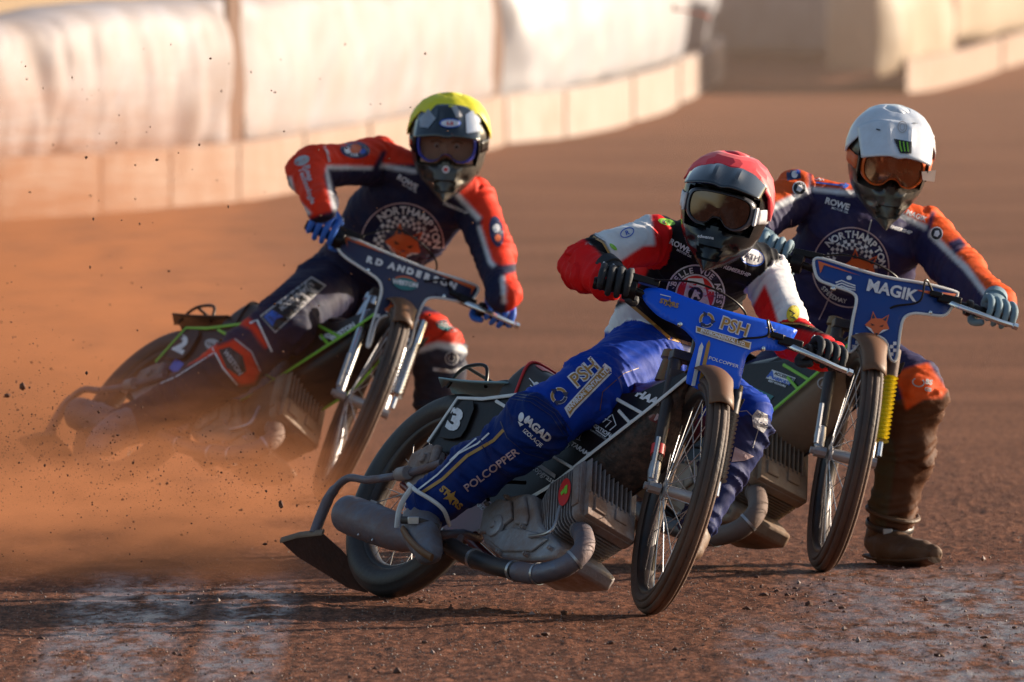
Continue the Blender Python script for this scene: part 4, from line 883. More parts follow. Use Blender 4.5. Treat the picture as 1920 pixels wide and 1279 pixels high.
def helmet(parent, centre, yaw, pitch, roll, st, sc=1.0):
    """yaw: + turns the face to the viewer's right; pitch: + looks down; roll: + tips the crown to the viewer's right"""
    y_, p_, r_ = R_(yaw), R_(pitch), R_(roll)
    B = np.array([[1, 0, 0], [0, -1, 0], [0, 0, 1.]])     # local -> world with the face to the camera
    Rr = np.array([[math.cos(r_), 0, math.sin(r_)], [0, 1, 0], [-math.sin(r_), 0, math.cos(r_)]])
    Rp = Rx(p_); Ry_ = Rz(y_)
    A = Rr@Ry_@Rp@B*sc; c0 = P(*centre)
    def W(p): return c0+A@np.array(p, float)
    NA = 64; V = []
    zz = [q[0] for q in HZ]; zl = []
    for a, b_ in zip(zz[:-1], zz[1:]): zl += list(np.linspace(a, b_, 5)[:-1])
    zl.append(zz[-1])
    for z in zl:
        row = []
        for i in range(NA):
            az = 2*math.pi*i/NA; q = hpt(az, z)
            if q[1] > .0 and inport(q[0], z): q[1] -= .040
            # chin bar creases and mouth vent
            if q[1] > .03 and z < -.075:
                if abs(q[0]) < .030 and -.150 < z < -.112: q[1] -= .014
                if .045 < abs(q[0]) < .070 and -.115 < z < -.095: q[1] -= .010
                q[1] += .008*max(0, 1-abs(abs(q[0])-.036)/.012)*(1 if z > -.16 else .3)
            if z > .055 and q[1] < .08: q[2] += .004*math.cos(6*az)*0
            row.append(W(q))
        V.append(row)
    mb = MB().grid(V, True); mb.add([W([0, 0, .152])]+[tuple(p) for p in V[-1]], [(0, 1+i, 1+(i+1) % NA) for i in range(NA)])
    hm = mb.build('helmet', st['shell'], parent, world=True, autos=50)
    # padding inside the opening
    # coloured cloth cover on the crown
    if st.get('cover'):
        V = []
        NJ, NC = (7, 22) if st.get('facet') else (15, NA)
        for j in range(NJ):
            t = j/(NJ-1); row = []
            for i in range(NC+1):
                az = -math.pi+2*math.pi*i/NC+(.12*(j % 2) if st.get('facet') else 0); ca = math.cos(az)
                zb = st['cz'][0] if abs(az) < st['cz'][2] else st['cz'][1]
                w_ = max(0, min(1, (abs(az)-st['cz'][2])/.5)); zb = st['cz'][0]*(1-w_)+(st['cz'][1] if az > 0 else st.get('czl', st['cz'][1]))*w_
                z = zb+(.149-zb)*(1-(1-t)**1.7); q = hpt(az, z, .0065+.004*abs(math.sin(3.5*az+.6))+.003*wn2(az*2, z*20, 3)); row.append(W(q))
            V.append(row)
        mb = MB().grid(V); mb.add([W([0, 0, .157])]+[tuple(p) for p in V[-1][:-1]], [(0, 1+i, 1+(i+1) % NC) for i in range(NC)])
        mb.build('helmet_cover', st['cover'], hm, world=True, solid=.003, autos=12 if st.get('facet') else 28)
        if 0: MB().tube([V[0][i] for i in range(14, NA-13)], .0035, 8).build('cover_hem', st['hem'], hm, world=True)
    # peak
    pk = st['peak']; V = []
    for j in range(13):
        t = j/12; row = []
        for i in range(25):
            u = -1+2*i/24; wd = pk.get('wb', .104)*(1-t)+pk['w']*t; zc = pk['z0']*(1-t)+pk['z1']*t; yy = .085*(1-t)+pk['y1']*t
            arch = pk['arch']*(1-abs(u)**2.2)
            ridge = .010*math.exp(-((abs(u)-.30)/.10)**2)*math.sin(math.pi*min(1, t*1.1))-.006*math.exp(-(u/.14)**2)*t
            row.append(W([u*wd, yy-.045*u*u*(1-.3*t)-.012*t*abs(u)**4, zc+arch*(.6+.4*t)-.03*(1-t)*abs(u)**3+ridge-.012*t*t]))
        V.append(row)
    pko = MB().grid(V).build('helmet_peak', pk['m'], hm, world=True, solid=.005, autos=24)
    if pk.get('lip'): MB().tube([V[-1][i]-A[:, 1]*0+A@np.array([0, .003, -.001]) for i in range(25)], .0058, 8).build('peak_edge', pk['lip'], pko, world=True)
    for sgn in (-1, 1): MB().lathe(W([sgn*.122, .05, .06]), A[:, 0]*sgn, [(.012, -.006), (.012, .004), (.006, .007), (0, .007)], 14).build('peak_screw', M['black'], pko, world=True)
    # goggles: frame band, lens, strap
    out = [(-.094, .034), (-.06, .046), (0, .049), (.06, .046), (.094, .034), (.099, .0), (.092, -.034), (.062, -.056), (.030, -.050), (.014, -.030), (0, -.026), (-.014, -.030), (-.030, -.050), (-.062, -.056), (-.092, -.034), (-.099, 0)]
    out = smoothpoly(out, 2); N = len(out)
    def gy(x): return .151-3.1*x*x
    def scl(p, k): return np.array([p[0]*k, (p[1]+.003)*k-.003])
    loops = [(1.02, -.03), (1.03, -.010), (.98, .002), (.93, .003), (.90, -.006)]
    V = [[W([scl(p, k)[0], gy(p[0]*k)+dy, scl(p, k)[1]]) for p in out] for k, dy in loops]
    gg = MB().grid(V, True).build('goggles', st['gframe'], parent, world=True, autos=50)
    V = [[W([scl(p, k)[0], gy(p[0]*k)-.004+.004*(1-k), scl(p, k)[1]]) for p in out] for k in (.88, .7, .5, .3, .1)]
    mb = MB().grid(V, True); mb.add([tuple(q) for q in V[-1]], [tuple(range(N))]); mb.build('goggle_lens', st['lens'], gg, world=True, autos=80)
    # foam behind the frame
    V = [[W([scl(p, k)[0], gy(p[0]*k)-dy, scl(p, k)[1]]) for p in out] for k, dy in ((1.0, .012), (1.02, .045))]
    MB().grid(V, True).build('goggle_foam', M['black'], gg, world=True)
    for sgn in (-1, 1):
        V = []
        for j in range(16):
            az = sgn*(R_(52)+R_(98)*j/15)
            zc = -.004-.004*j/15; row = []
            for dz in (-.021, -.007, .007, .021): q = hpt(az, zc+dz, .0035 if j > 1 else .010); row.append(W(q))
            V.append(row)
        MB().grid(V).build('goggle_strap', st['strap'], gg, world=True, solid=.002)
        # side outrigger
        MB().box(W([sgn*.104, .105, -.004]), (.004, .018, .026), A/sc).build('strap_clip', st.get('clip', M['black']), gg, world=True, bevel=.003)
    return hm, gg, pko, W
def boot(parent, path, radii, m, ref=(1, 0, 0), sole=None, label=None, straps=(), lump=.005):
    pp = spline([P(*q) for q in path], 5); rs = []
    for i in range(len(pp)): t = i/5; a = int(min(len(radii)-2, t)); q = t-a; rs.append(tuple(np.array(radii[a])*(1-q)+np.array(radii[a+1])*q))
    mb = MB().tube(pp, rs, 26, ref=ref); nv = []
    for v in mb.v:
        q = Vector(v); k_ = lump*(noise.noise(q*22)+.6*noise.noise(q*60)); c_ = pp[int(np.argmin([np.linalg.norm(np.array(v)-g) for g in pp]))]; d_ = np.array(v)-c_; nv.append(tuple(np.array(v)+d_/(np.linalg.norm(d_)+1e-6)*k_))
    mb.v = nv; bo = mb.build('boot', m, parent, world=True, autos=70, label=label)
    for i0 in straps:
        i = int(i0*(len(pp)-1)); t_ = pp[min(i+1, len(pp)-1)]-pp[max(0, i-1)]; t_ /= np.linalg.norm(t_); u = np.array(ref, float)-t_*(np.array(ref)@t_); u /= np.linalg.norm(u); v_ = np.cross(t_, u)
        ring = [pp[i]+u*(rs[i][0]+.004)*math.cos(a_)+v_*(rs[i][1]+.004)*math.sin(a_) for a_ in np.linspace(0, 2*math.pi, 30, endpoint=False)]
        MB().tube(ring, [(.010, .0035)]*30, 8, ref=tuple(t_), closed=True).build('boot_strap', M['blackm'], bo, world=True)
        k_ = min(range(30), key=lambda j: ring[j][1]); MB().box(ring[k_]-np.array([0, .004, 0]), (.014, .004, .010)).build('buckle', M['steel'], bo, world=True, bevel=.002)
    if sole:
        sp_ = spline([P(*q) for q in sole[0]], 5); MB().tube(sp_, [(w_, .009) for w_ in np.interp(np.linspace(0, 1, len(sp_)), np.linspace(0, 1, len(sole[1])), sole[1])], 16, ref=(0, 1, 0)).build('boot_sole', M['black'] if m is M['boot'] else M['bootmud'], bo, world=True)
    return bo
BLK = (.004, .005, .008); WHT = (.72, .73, .76); RED = (.78, .010, .012); BLU = (.0005, .040, .36); NAV = (.012, .016, .050); ORA = (.80, .10, .018); VRD = (.80, .038, .012)
def person(px, py, D, label):
    g = P(px, py, D); m = Matrix.Translation(Vector((g[0], g[1], 0))); return empty('person', m, label, 'rider')
# ---------------- nearest rider
pA = person(1240, 1000, 45.6, 'rider in a red helmet with blue trousers, on the nearest motorbike')
cA = cloth('suit_nearest', dirt=.22, thr=.6)
segA = [('rup', (1228, 450, 45.42), (1098, 488, 45.20), .066, .060), ('rfo', (1098, 492, 45.20), (1138, 528, 45.06), .062, .050), ('rfo', (1085, 500, 45.22), (1100, 515, 45.15), .055, .052),
        ('lup', (1432, 512, 45.55), (1478, 618, 45.38), .068, .060), ('lfo', (1478, 628, 45.38), (1548, 664, 45.16), .060, .048),
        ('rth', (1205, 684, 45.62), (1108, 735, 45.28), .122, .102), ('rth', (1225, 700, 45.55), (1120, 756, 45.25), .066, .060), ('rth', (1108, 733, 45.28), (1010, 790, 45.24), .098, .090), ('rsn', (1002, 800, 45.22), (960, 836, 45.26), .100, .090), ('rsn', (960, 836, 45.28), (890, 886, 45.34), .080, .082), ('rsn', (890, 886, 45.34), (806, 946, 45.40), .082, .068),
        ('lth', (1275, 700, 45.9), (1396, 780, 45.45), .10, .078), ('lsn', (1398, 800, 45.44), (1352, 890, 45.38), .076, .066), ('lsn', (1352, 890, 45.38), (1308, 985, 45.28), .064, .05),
        ('clav', (1240, 447, 45.44), (1335, 462, 45.42), .060, .066), ('clav', (1335, 462, 45.42), (1425, 505, 45.54), .066, .068)]
torA = ([(1215, 700, 45.86), (1222, 650, 45.82), (1248, 590, 45.72), (1290, 530, 45.60), (1325, 480, 45.50), (1348, 440, 45.42)], [(.135, .115), (.140, .115), (.140, .105), (.175, .115), (.165, .11), (.075, .075)], (P(1435, 505, 45.55)-P(1225, 445, 45.42)))
GLD = (.42, .21, .04)
paintA = [
 (('torso', 'clav', 'rup', 'lup', 'pelvis'), [(1180, 566), (1256, 641), (1310, 656), (1420, 720), (1200, 760), (1120, 660), (1130, 590)], WHT),
 (('torso', 'clav', 'lup'), [(1450, 490), (1436, 530), (1404, 590), (1404, 640), (1600, 700), (1600, 480)], WHT),
 (('torso', 'clav', 'lup', 'lfo'), [(1434, 533), (1447, 565), (1459, 604), (1470, 700), (1380, 660), (1404, 587)], RED),
 (('rup', 'clav', 'torso'), [(1000, 540), (1120, 430), (1219, 400), (1229, 462), (1228, 475), (1212, 512), (1178, 566), (1150, 560), (1000, 560)], RED),
 (('rup', 'clav', 'torso'), [(1100, 460), (1110, 425), (1160, 420), (1219, 396), (1229, 460), (1205, 462), (1152, 497)], WHT),
 (('rup', 'rfo'), [(1094, 449), (1104, 430), (1134, 452), (1156, 500), (1150, 512), (1120, 470)], BLK),
 (('lup', 'lfo'), [(1462, 604), (1500, 604), (1560, 620), (1560, 632), (1500, 618), (1462, 618)], BLK),
 (('pelvis', 'torso'), [(1141, 622), (1178, 652), (1240, 672), (1330, 700), (1330, 780), (1120, 780), (1120, 622)], BLU)]
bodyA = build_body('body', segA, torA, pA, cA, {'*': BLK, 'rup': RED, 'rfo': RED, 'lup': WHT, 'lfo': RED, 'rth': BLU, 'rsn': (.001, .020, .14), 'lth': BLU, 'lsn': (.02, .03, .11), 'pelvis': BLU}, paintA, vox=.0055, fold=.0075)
gA = bikeA['bar']
def grip_c(ps, hb, side, q=.42):
    a_, b_ = (hb[0], hb[1]) if side < 0 else (hb[-1], hb[-2]); a_ = ps.f2w(a_); b_ = ps.f2w(b_); return a_+(b_-a_)*q, unit(a_-b_)
fwd = np.array([-.1, -1, -.15])
c, a = grip_c(PL, gA, -1, .5); glove(pA, c, a, P(1140, 500, c[1]+.10), fwd, M['glove_b'], M['whitet'])
c, a = grip_c(PL, gA, 1, .40); glove(pA, c, a, P(1545, 655, c[1]+.10), fwd, M['glove_b'], M['whitet'])
stA = dict(facet=True, shell=M['hgloss'], cover=M['hred'], cz=(.095, -.02, .95), hem=M['hred'], czl=.045, peak=dict(m=M['peakg'], w=.110, z0=.110, z1=.064, y1=.20, arch=.020, wb=.112, lip=M['orange']), gframe=M['gframe'], lens=M['lens_s'], strap=M['whitet'], clip=M['whitet'])
hA = helmet(pA, (1361, 384, 45.28), -8, 5, 13, stA, 1.0)
bootA = boot(pA, [(812, 938, 45.44), (800, 962, 45.42), (790, 990, 45.36), (796, 1016, 45.27), (806, 1036, 45.20), (808, 1043, 45.17)], [(.058, .062), (.060, .064), (.056, .062), (.047, .050), (.040, .034), (.02, .016)], M['boot'], lump=.007)
boot(pA, [(1318, 955, 45.30), (1306, 990, 45.27), (1300, 1010, 45.22), (1292, 1030, 45.12), (1288, 1040, 45.08)], [(.045, .045), (.046, .05), (.045, .045), (.038, .032), (.018, .014)], M['bootmud'])
# white piping round the trouser cuff
def ring_on(parent, name, c, axis, r, th, m, ref=(0, 0, 1), asp=1.):
    ax = unit(axis); u = unit(np.cross(ax, ref)); v = np.cross(ax, u); MB().tube([c+u*r*math.cos(t)+v*r*asp*math.sin(t) for t in np.linspace(0, 2*math.pi, 40, endpoint=False)], th, 8, closed=True).build(name, m, parent, world=True)
MB().tube(spline([P(766, 908, 45.38), P(783, 922, 45.315), P(810, 938, 45.30), P(832, 957, 45.31), P(843, 985, 45.37)], 6), .0062, 10).build('cuff_piping', M['white'], pA, world=True)
MB().tube(spline([P(774, 912, 45.345), P(756, 938, 45.325), P(747, 962, 45.32), P(744, 990, 45.315)], 6), [(.009, .004)]*19, 10).build('boot_strap', M['white'], bootA, world=True)
MB().tube(spline([P(755, 992, 45.30), P(768, 1012, 45.24), P(788, 1032, 45.17), P(810, 1046, 45.13)], 6), [(.012, .007)]*19, 10).build('boot_sole', M['brown'], bootA, world=True)
MB().tube(spline([P(752, 975, 45.30), P(785, 978, 45.275), P(822, 990, 45.29)], 6), [(.011, .004)]*13, 10).build('boot_strap', M['blackm'], bootA, world=True)
MB().box(P(775, 976, 45.265), (.016, .005, .011)).build('buckle', M['steel'], bootA, world=True, bevel=.002)
# ---------------- rider on the left
pB = person(640, 960, 53.3, 'rider in a yellow helmet and red and navy suit, on the left motorbike')
cB = cloth('suit_left', dirt=.3, thr=.56)
def dB(px, py, off): return float(PLeft.b2w(bw(PLeft, px, py, off))[1])
segB = [('rup', (705, 302, 52.98), (585, 314, 52.72), .076, .068), ('rfo', (578, 322, 52.72), (604, 388, 52.52), .070, .050),
        ('lup', (885, 378, 53.05), (928, 478, 52.86), .076, .066), ('lfo', (928, 484, 52.86), (945, 556, 52.60), .064, .050),
        ('rth', (610, 545, 53.30), (530, 612, dB(530, 612, -.19)), .112, .102), ('rth', (530, 612, dB(530, 612, -.19)), (450, 672, dB(450, 672, -.23)), .100, .090), ('rsn', (444, 682, dB(444, 682, -.23)), (345, 745, dB(345, 745, -.22)), .092, .082), ('rsn', (345, 745, dB(345, 745, -.22)), (235, 800, dB(235, 800, -.22)), .08, .066),
        ('lth', (690, 580, 53.5), (806, 640, 53.05), .11, .088), ('lsn', (822, 660, 53.04), (826, 760, 53.08), .088, .080), ('lsn', (826, 760, 53.08), (835, 880, 53.1), .078, .060),
        ('clav', (710, 302, 52.98), (812, 335, 52.96), .066, .07), ('clav', (812, 335, 52.96), (880, 375, 53.04), .07, .07)]
torB = ([(640, 575, 53.48), (648, 535, 53.44), (690, 480, 53.32), (745, 420, 53.16), (790, 365, 53.04), (815, 325, 52.96)], [(.13, .11), (.14, .115), (.145, .11), (.185, .12), (.18, .115), (.08, .08)], (P(890, 380, 53.05)-P(700, 300, 52.98)))
paintB = [
 (('rup', 'rfo', 'clav', 'torso'), [(500, 420), (500, 250), (640, 235), (726, 240), (790, 240), (790, 308), (715, 308), (700, 312), (614, 310), (607, 330), (624, 395), (580, 410), (545, 380)], VRD),
 (('rup', 'rfo', 'clav', 'torso'), [(612, 309), (700, 312), (716, 306), (782, 318), (782, 326), (714, 315), (700, 319), (612, 317)], WHT),
 (('rup', 'rfo'), [(610, 316), (614, 316), (630, 392), (622, 394)], WHT), (('rfo', 'rup'), [(530, 330), (540, 330), (552, 372), (585, 404), (570, 410), (520, 380)], NAV),
 (('rfo',), [(540, 332), (546, 330), (556, 370), (584, 400), (578, 404), (550, 376)], WHT),
 (('clav', 'torso', 'rup'), [(717, 282), (726, 284), (712, 315), (700, 330), (698, 316)], NAV),
 (('clav', 'torso', 'lup'), [(860, 345), (890, 310), (960, 340), (960, 400), (912, 395), (899, 412), (854, 363)], VRD),
 (('clav', 'torso', 'lup'), [(850, 364), (857, 358), (903, 408), (896, 416)], WHT),
 (('lup', 'lfo'), [(908, 388), (920, 360), (980, 380), (990, 580), (950, 585), (944, 500), (918, 489), (900, 430)], VRD),
 (('lup', 'lfo'), [(894, 424), (901, 422), (922, 488), (934, 502), (946, 512), (950, 570), (942, 570), (938, 515), (916, 495)], WHT),
 (('lfo', 'lup'), [(925, 500), (975, 492), (975, 508), (930, 520)], NAV),
 (('lth', 'lsn'), [(765, 605), (800, 585), (850, 590), (875, 640), (862, 646), (820, 640), (780, 655), (772, 640)], VRD),
 (('lth', 'lsn'), [(772, 655), (820, 640), (866, 646), (880, 660), (868, 662), (820, 652), (780, 664)], WHT),
 (('rsn', 'rth'), [(400, 652), (440, 636), (470, 660), (488, 696), (478, 720), (450, 724), (418, 690)], VRD),
 (('rsn', 'rth'), [(430, 600), (460, 590), (482, 610), (505, 650), (497, 654), (470, 618)], VRD),
 (('rsn',), [(200, 740), (404, 640), (412, 660), (300, 706), (230, 758)], VRD)]
bodyB = build_body('body', segB, torB, pB, cB, {'*': NAV, 'rsn': (.016, .018, .035), 'lsn': (.03, .035, .06)}, paintB, vox=.0075, fold=.0075, seed=4)
gB = bikeB['bar']
c, a = grip_c(PLeft, gB, -1, .45); glove(pB, c, a, P(598, 385, c[1]+.08), fwd, M['glove_u'], M['whitet'], sc=1.12, cuffm=M['whitet'])
c, a = grip_c(PLeft, gB, 1, .42); glove(pB, c, a, P(940, 548, c[1]+.12), fwd, M['glove_u'], M['whitet'], sc=1.12, cuffm=M['glove_u'])
stB = dict(shell=M['hmud'], cover=M['hyel'], cz=(.100, .01, 1.0), hem=None, peak=dict(m=M['peakg'], w=.108, z0=.118, z1=.035, y1=.19, arch=.018, lip=M['white']), gframe=M['gframeb'], lens=M['lens_b'], strap=M['black'])
hB = helmet(pB, (842, 262, 52.88), -3, 8, 3, stB, 1.02)
hmB, ggB, pkB, WB_ = hB
V = [[WB_([x, .112-2.2*x*x+.022*math.exp(-((x)/.014)**2-((z+.02)/.025)**2)+.006*math.exp(-((z-.022)/.008)**2), z]) for x in np.linspace(-.085, .085, 29)] for z in np.linspace(-.062, .048, 21)]
fcB = MB().grid(V).build('face', M['skin'], pB, world=True)
for sx in (-1, 1):
    MB().lathe(WB_([sx*.032, .1085, -.004]), np.array(WB_([0, 1, 0]))-np.array(WB_([0, 0, 0])), [(.0125, -.004), (.010, .002), (.006, .005), (0, .006)], 16).build('eye', M['greyt'], fcB, world=True)
    MB().lathe(WB_([sx*.032, .1140, -.005]), np.array(WB_([0, 1, 0]))-np.array(WB_([0, 0, 0])), [(.0055, -.002), (.005, .002), (0, .003)], 16).build('iris', M['black'], fcB, world=True)
    MB().tube([WB_([sx*.016, .121, 0.01]), WB_([sx*.032, .121, 0.015]), WB_([sx*.052, .115, 0.009])], [(.003, .004)]*3, 8).build('eyebrow', M['brown'], fcB, world=True)
boot(pB, [(245, 795, 53.1), (215, 812, 53.05), (190, 830, 52.95), (175, 845, 52.85)], [(.06, .062), (.06, .062), (.05, .05), (.03, .02)], M['boot'])
boot(pB, [(835, 868, 53.1), (838, 905, 53.1), (850, 925, 53.0), (885, 940, 52.8), (900, 944, 52.7)], [(.058, .06), (.06, .062), (.055, .055), (.045, .035), (.02, .016)], M['bootmud'])
# ---------------- rider on the right
pC = person(1640, 1050, 48.3, 'rider in a white helmet and orange and navy suit, one muddy boot down')
cC = cloth('suit_right', dirt=.35, thr=.55)
NV2 = (.022, .022, .085); OR2 = (.82, .10, .014); MUDC = (.095, .036, .016)
segC = [('rup', (1492, 368, 48.28), (1408, 425, 48.10), .074, .064), ('rfo', (1408, 428, 48.10), (1425, 462, 47.92), .060, .048),
        ('lup', (1738, 440, 48.36), (1802, 512, 48.18), .080, .072), ('lfo', (1802, 514, 48.18), (1872, 572, 47.96), .070, .052),
        ('lth', (1610, 675, 48.5), (1712, 728, 48.02), .11, .090), ('lsn', (1716, 745, 48.02), (1700, 850, 48.06), .088, .084), ('lsn', (1700, 850, 48.06), (1675, 955, 48.1), .084, .070),
        ('rth', (1510, 690, 48.45), (1380, 760, 48.15), .11, .09), ('rsn', (1375, 765, 48.15), (1240, 890, 48.25), .088, .065),
        ('clav', (1500, 372, 48.30), (1625, 395, 48.30), .070, .074), ('clav', (1625, 395, 48.30), (1735, 440, 48.36), .074, .074)]
torC = ([(1560, 690, 48.52), (1558, 640, 48.50), (1572, 570, 48.44), (1598, 490, 48.36), (1622, 430, 48.30), (1640, 390, 48.26)], [(.14, .12), (.150, .12), (.160, .115), (.195, .125), (.19, .12), (.085, .085)], (P(1740, 430, 48.36)-P(1490, 350, 48.28)))
paintC = [
 (('rup', 'clav', 'torso'), [(1380, 420), (1440, 310), (1503, 300), (1600, 300), (1600, 356), (1520, 348), (1455, 384), (1420, 404)], OR2),
 (('rup', 'clav', 'torso'), [(1420, 400), (1455, 380), (1517, 350), (1604, 358), (1604, 368), (1524, 359), (1457, 392), (1424, 410)], WHT),
 (('rup', 'clav', 'torso'), [(1515, 300), (1522, 300), (1522, 362), (1516, 362)], NV2),
 (('lup', 'clav', 'torso'), [(1680, 380), (1713, 350), (1790, 390), (1745, 424), (1696, 402)], OR2),
 (('lup', 'clav', 'torso'), [(1688, 398), (1696, 400), (1742, 424), (1738, 434), (1686, 406)], WHT),
 (('lup', 'lfo', 'clav'), [(1745, 425), (1755, 380), (1830, 420), (1920, 540), (1900, 585), (1850, 548), (1815, 500), (1780, 470)], OR2),
 (('lup', 'lfo', 'clav'), [(1738, 440), (1744, 428), (1780, 466), (1815, 498), (1850, 546), (1880, 560), (1876, 570), (1842, 552), (1806, 506), (1775, 476)], WHT),
 (('lup', 'clav', 'torso'), [(1746, 396), (1754, 398), (1740, 446), (1733, 442)], NV2),
 (('lup', 'lfo'), [(1776, 455), (1800, 445), (1812, 460), (1790, 478)], NV2),
 (('lth', 'lsn'), [(1670, 700), (1700, 690), (1740, 680), (1775, 730), (1765, 750), (1730, 752), (1700, 775), (1688, 730)], OR2),
 (('lsn',), [(1694, 772), (1730, 750), (1775, 745), (1790, 1000), (1650, 1000), (1670, 800)], MUDC),
 (('lsn',), [(1620, 800), (1664, 790), (1680, 860), (1660, 990), (1600, 990)], (.09, .07, .035))]
bodyC = build_body('body', segC, torC, pC, cC, {'*': NV2, 'lsn': MUDC, 'rsn': MUDC}, paintC, vox=.007, fold=.0075, seed=9)
gC = bikeC['bar']
c, a = grip_c(PRight, gC, -1, .35); glove(pC, c, a, P(1428, 448, c[1]+.10), fwd, M['glove_g'], M['glove_g'], sc=1.1)
c, a = grip_c(PRight, gC, 1, .25); glove(pC, c, a, P(1866, 560, c[1]+.12), fwd, M['glove_g'], M['glove_g'], sc=1.1)
stC = dict(shell=M['hmud'], cover=M['hwhite'], cz=(.085, -.0, 1.0), hem=None, peak=dict(m=M['hwhite'], wb=.118, w=.106, z0=.122, z1=.046, y1=.205, arch=.030), gframe=M['gframeo'], lens=M['lens_o'], strap=M['orange'])
hC = helmet(pC, (1668, 293, 48.12), 6, 16, 7, stC, 1.0)
boot(pC, [(1674, 950, 48.10), (1668, 985, 48.12), (1664, 1018, 48.12), (1680, 1032, 48.04), (1715, 1037, 47.92), (1742, 1040, 47.84), (1752, 1041, 47.8)], [(.066, .07), (.068, .075), (.070, .060), (.062, .058), (.05, .045), (.038, .030), (.02, .016)], M['bootmud'], lump=.011, straps=(.18,), sole=([(1630, 1043, 48.15), (1670, 1052, 48.02), (1715, 1054, 47.88), (1752, 1050, 47.76)], [.026, .034, .034, .022]))
ring_on(pC, 'trouser_hem', P(1674, 962, 48.10), P(1674, 962, 48.1)-P(1700, 850, 48.06), .079, .008, M['bootmud'])
boot(pC, [(1240, 890, 48.25), (1225, 905, 48.2), (1210, 925, 48.1)], [(.06, .062), (.05, .05), (.03, .02)], M['bootmud'])
clr = mat('tear_off_film', (.55, .45, .42), .25, dirt=.3, dcol=(.3, .2, .15))
MB().prism([P(1728, 322, 48.0), P(1755, 319, 48.03), P(1752, 341, 48.04), P(1730, 338, 48.01)], [.0, .003, 0]).build('tear_off', clr, hC[1], world=True, smooth=False)
# ================================================================== LETTERING AND BADGES (they lie on the surfaces)
WT, GT, BT = M['whitet'], M['gold'], M['blackt']
def recycle(A, c, r, ang=0, lay=1):
    for i in range(3):
        a = ang+120*i
        A.ring(c, r, r, r*.42, WT, lay, ang=a, a0=8, a1=98, n=8); A.ring(c, r*.94, r*.94, r*.30, GT if i != 1 else M['navy'], lay+1, ang=a, a0=14, a1=92, n=8)
        t = R_(a+104); q = (c[0]+r*.8*math.sin(t), c[1]-r*.8*math.cos(t)); A.poly([(q[0]+r*.42*math.sin(R_(a)+k), q[1]-r*.42*math.cos(R_(a)+k)) for k in (3.6, 1.6, 5.7)], M['navy'], lay+2)
def outlined(A, t, c, size, ang, wx=1., shear=0., m=None, lay=1):
    A.text(t, c, size*1.04, ang, WT, bold=.065, wx=wx, shear=shear, lay=lay); A.text(t, c, size, ang, m or GT, bold=.012, wx=wx, shear=shear, lay=lay+1)
def fox(A, c, w, ang=0, lay=2, dark=True):
    k = w/40.; ca, sa = math.cos(R_(ang)), math.sin(R_(ang))
    def T(pts): return [(c[0]+(x*ca-y*sa)*k, c[1]+(x*sa+y*ca)*k) for x, y in pts]
    A.poly(T([(-21, 3), (-12, -6), (-9, -21), (-2, -9), (7, -9), (19, -17), (16, -3), (21, 7), (11, 12), (0, 21), (-12, 12)]), M['orange'], lay)
    A.poly(T([(-10, -8), (-8.5, -17), (-4, -9)]), M['darkpl'], lay+1); A.poly(T([(9, -8), (17, -14), (14, -5)]), M['darkpl'], lay+1)
    A.poly(T([(-20, 5), (-10, 9), (-4, 18), (-12, 12)]), WT, lay+1); A.poly(T([(20, 8), (10, 10), (3, 18), (11, 13)]), WT, lay+1)
    A.poly(T([(-11, 0), (-4, 3), (-9, 4)]), BT, lay+2); A.poly(T([(11, 1), (4, 4), (9, 5)]), BT, lay+2); A.poly(T([(-3, 16), (3, 16), (0, 20)]), BT, lay+2)
def crest(A, c, R, ysc, a0, a1, size, fx):
    A.ring(c, R*ysc, R, 2.6, M['pinkt'], 1, n=72); A.ell(c, R*.70*ysc, R*.70, M['darkpl'], 1); A.arc('NORTHAMPTON', c, R*.82, size, a0, a1, WT, bold=.035, ys=ysc, lay=2)
    r1, r2 = R*.69, R*.44
    for k in range(3):
        for i in range(24):
            if (i+k) % 2: continue
            ra = r1-(r1-r2)*k/3; t0, t1 = R_(-100+200*i/24), R_(-100+200*(i+1)/24); rb = r1-(r1-r2)*(k+1)/3
            A.poly([(c[0]+q*math.sin(t)*ysc, c[1]-q*math.cos(t)) for q, t in ((ra, t0), (ra, t1), (rb, t1), (rb, t0))], WT, 2)
    fox(A, fx[0], fx[1], fx[2], 3)
def stars(A, c, s_, ang, lay=1):
    ca, sa = math.cos(R_(ang)), math.sin(R_(ang)); A.text('ST', (c[0]-s_*1.25*ca, c[1]-s_*1.25*sa), s_, ang, GT, bold=.05, lay=lay); A.text('RS', (c[0]+s_*1.45*ca, c[1]+s_*1.45*sa), s_, ang, GT, bold=.05, lay=lay)
    A.star(c, s_*1.15, GT, lay, ang); A.star(c, s_*.62, M['navy'], lay+1, ang)
def badge(A, c, rx, ry, ang=0, lay=1):
    A.ell(c, rx, ry, WT, lay, ang, 20); A.ell(c, rx*.86, ry*.86, BT, lay+1, ang, 20); A.poly([(c[0]-rx*.45, c[1]+ry*.3), (c[0]-rx*.2, c[1]-ry*.4), (c[0]+rx*.35, c[1]-ry*.45), (c[0]+rx*.5, c[1]+ry*.1), (c[0]+rx*.1, c[1]+ry*.5)], WT, lay+2)
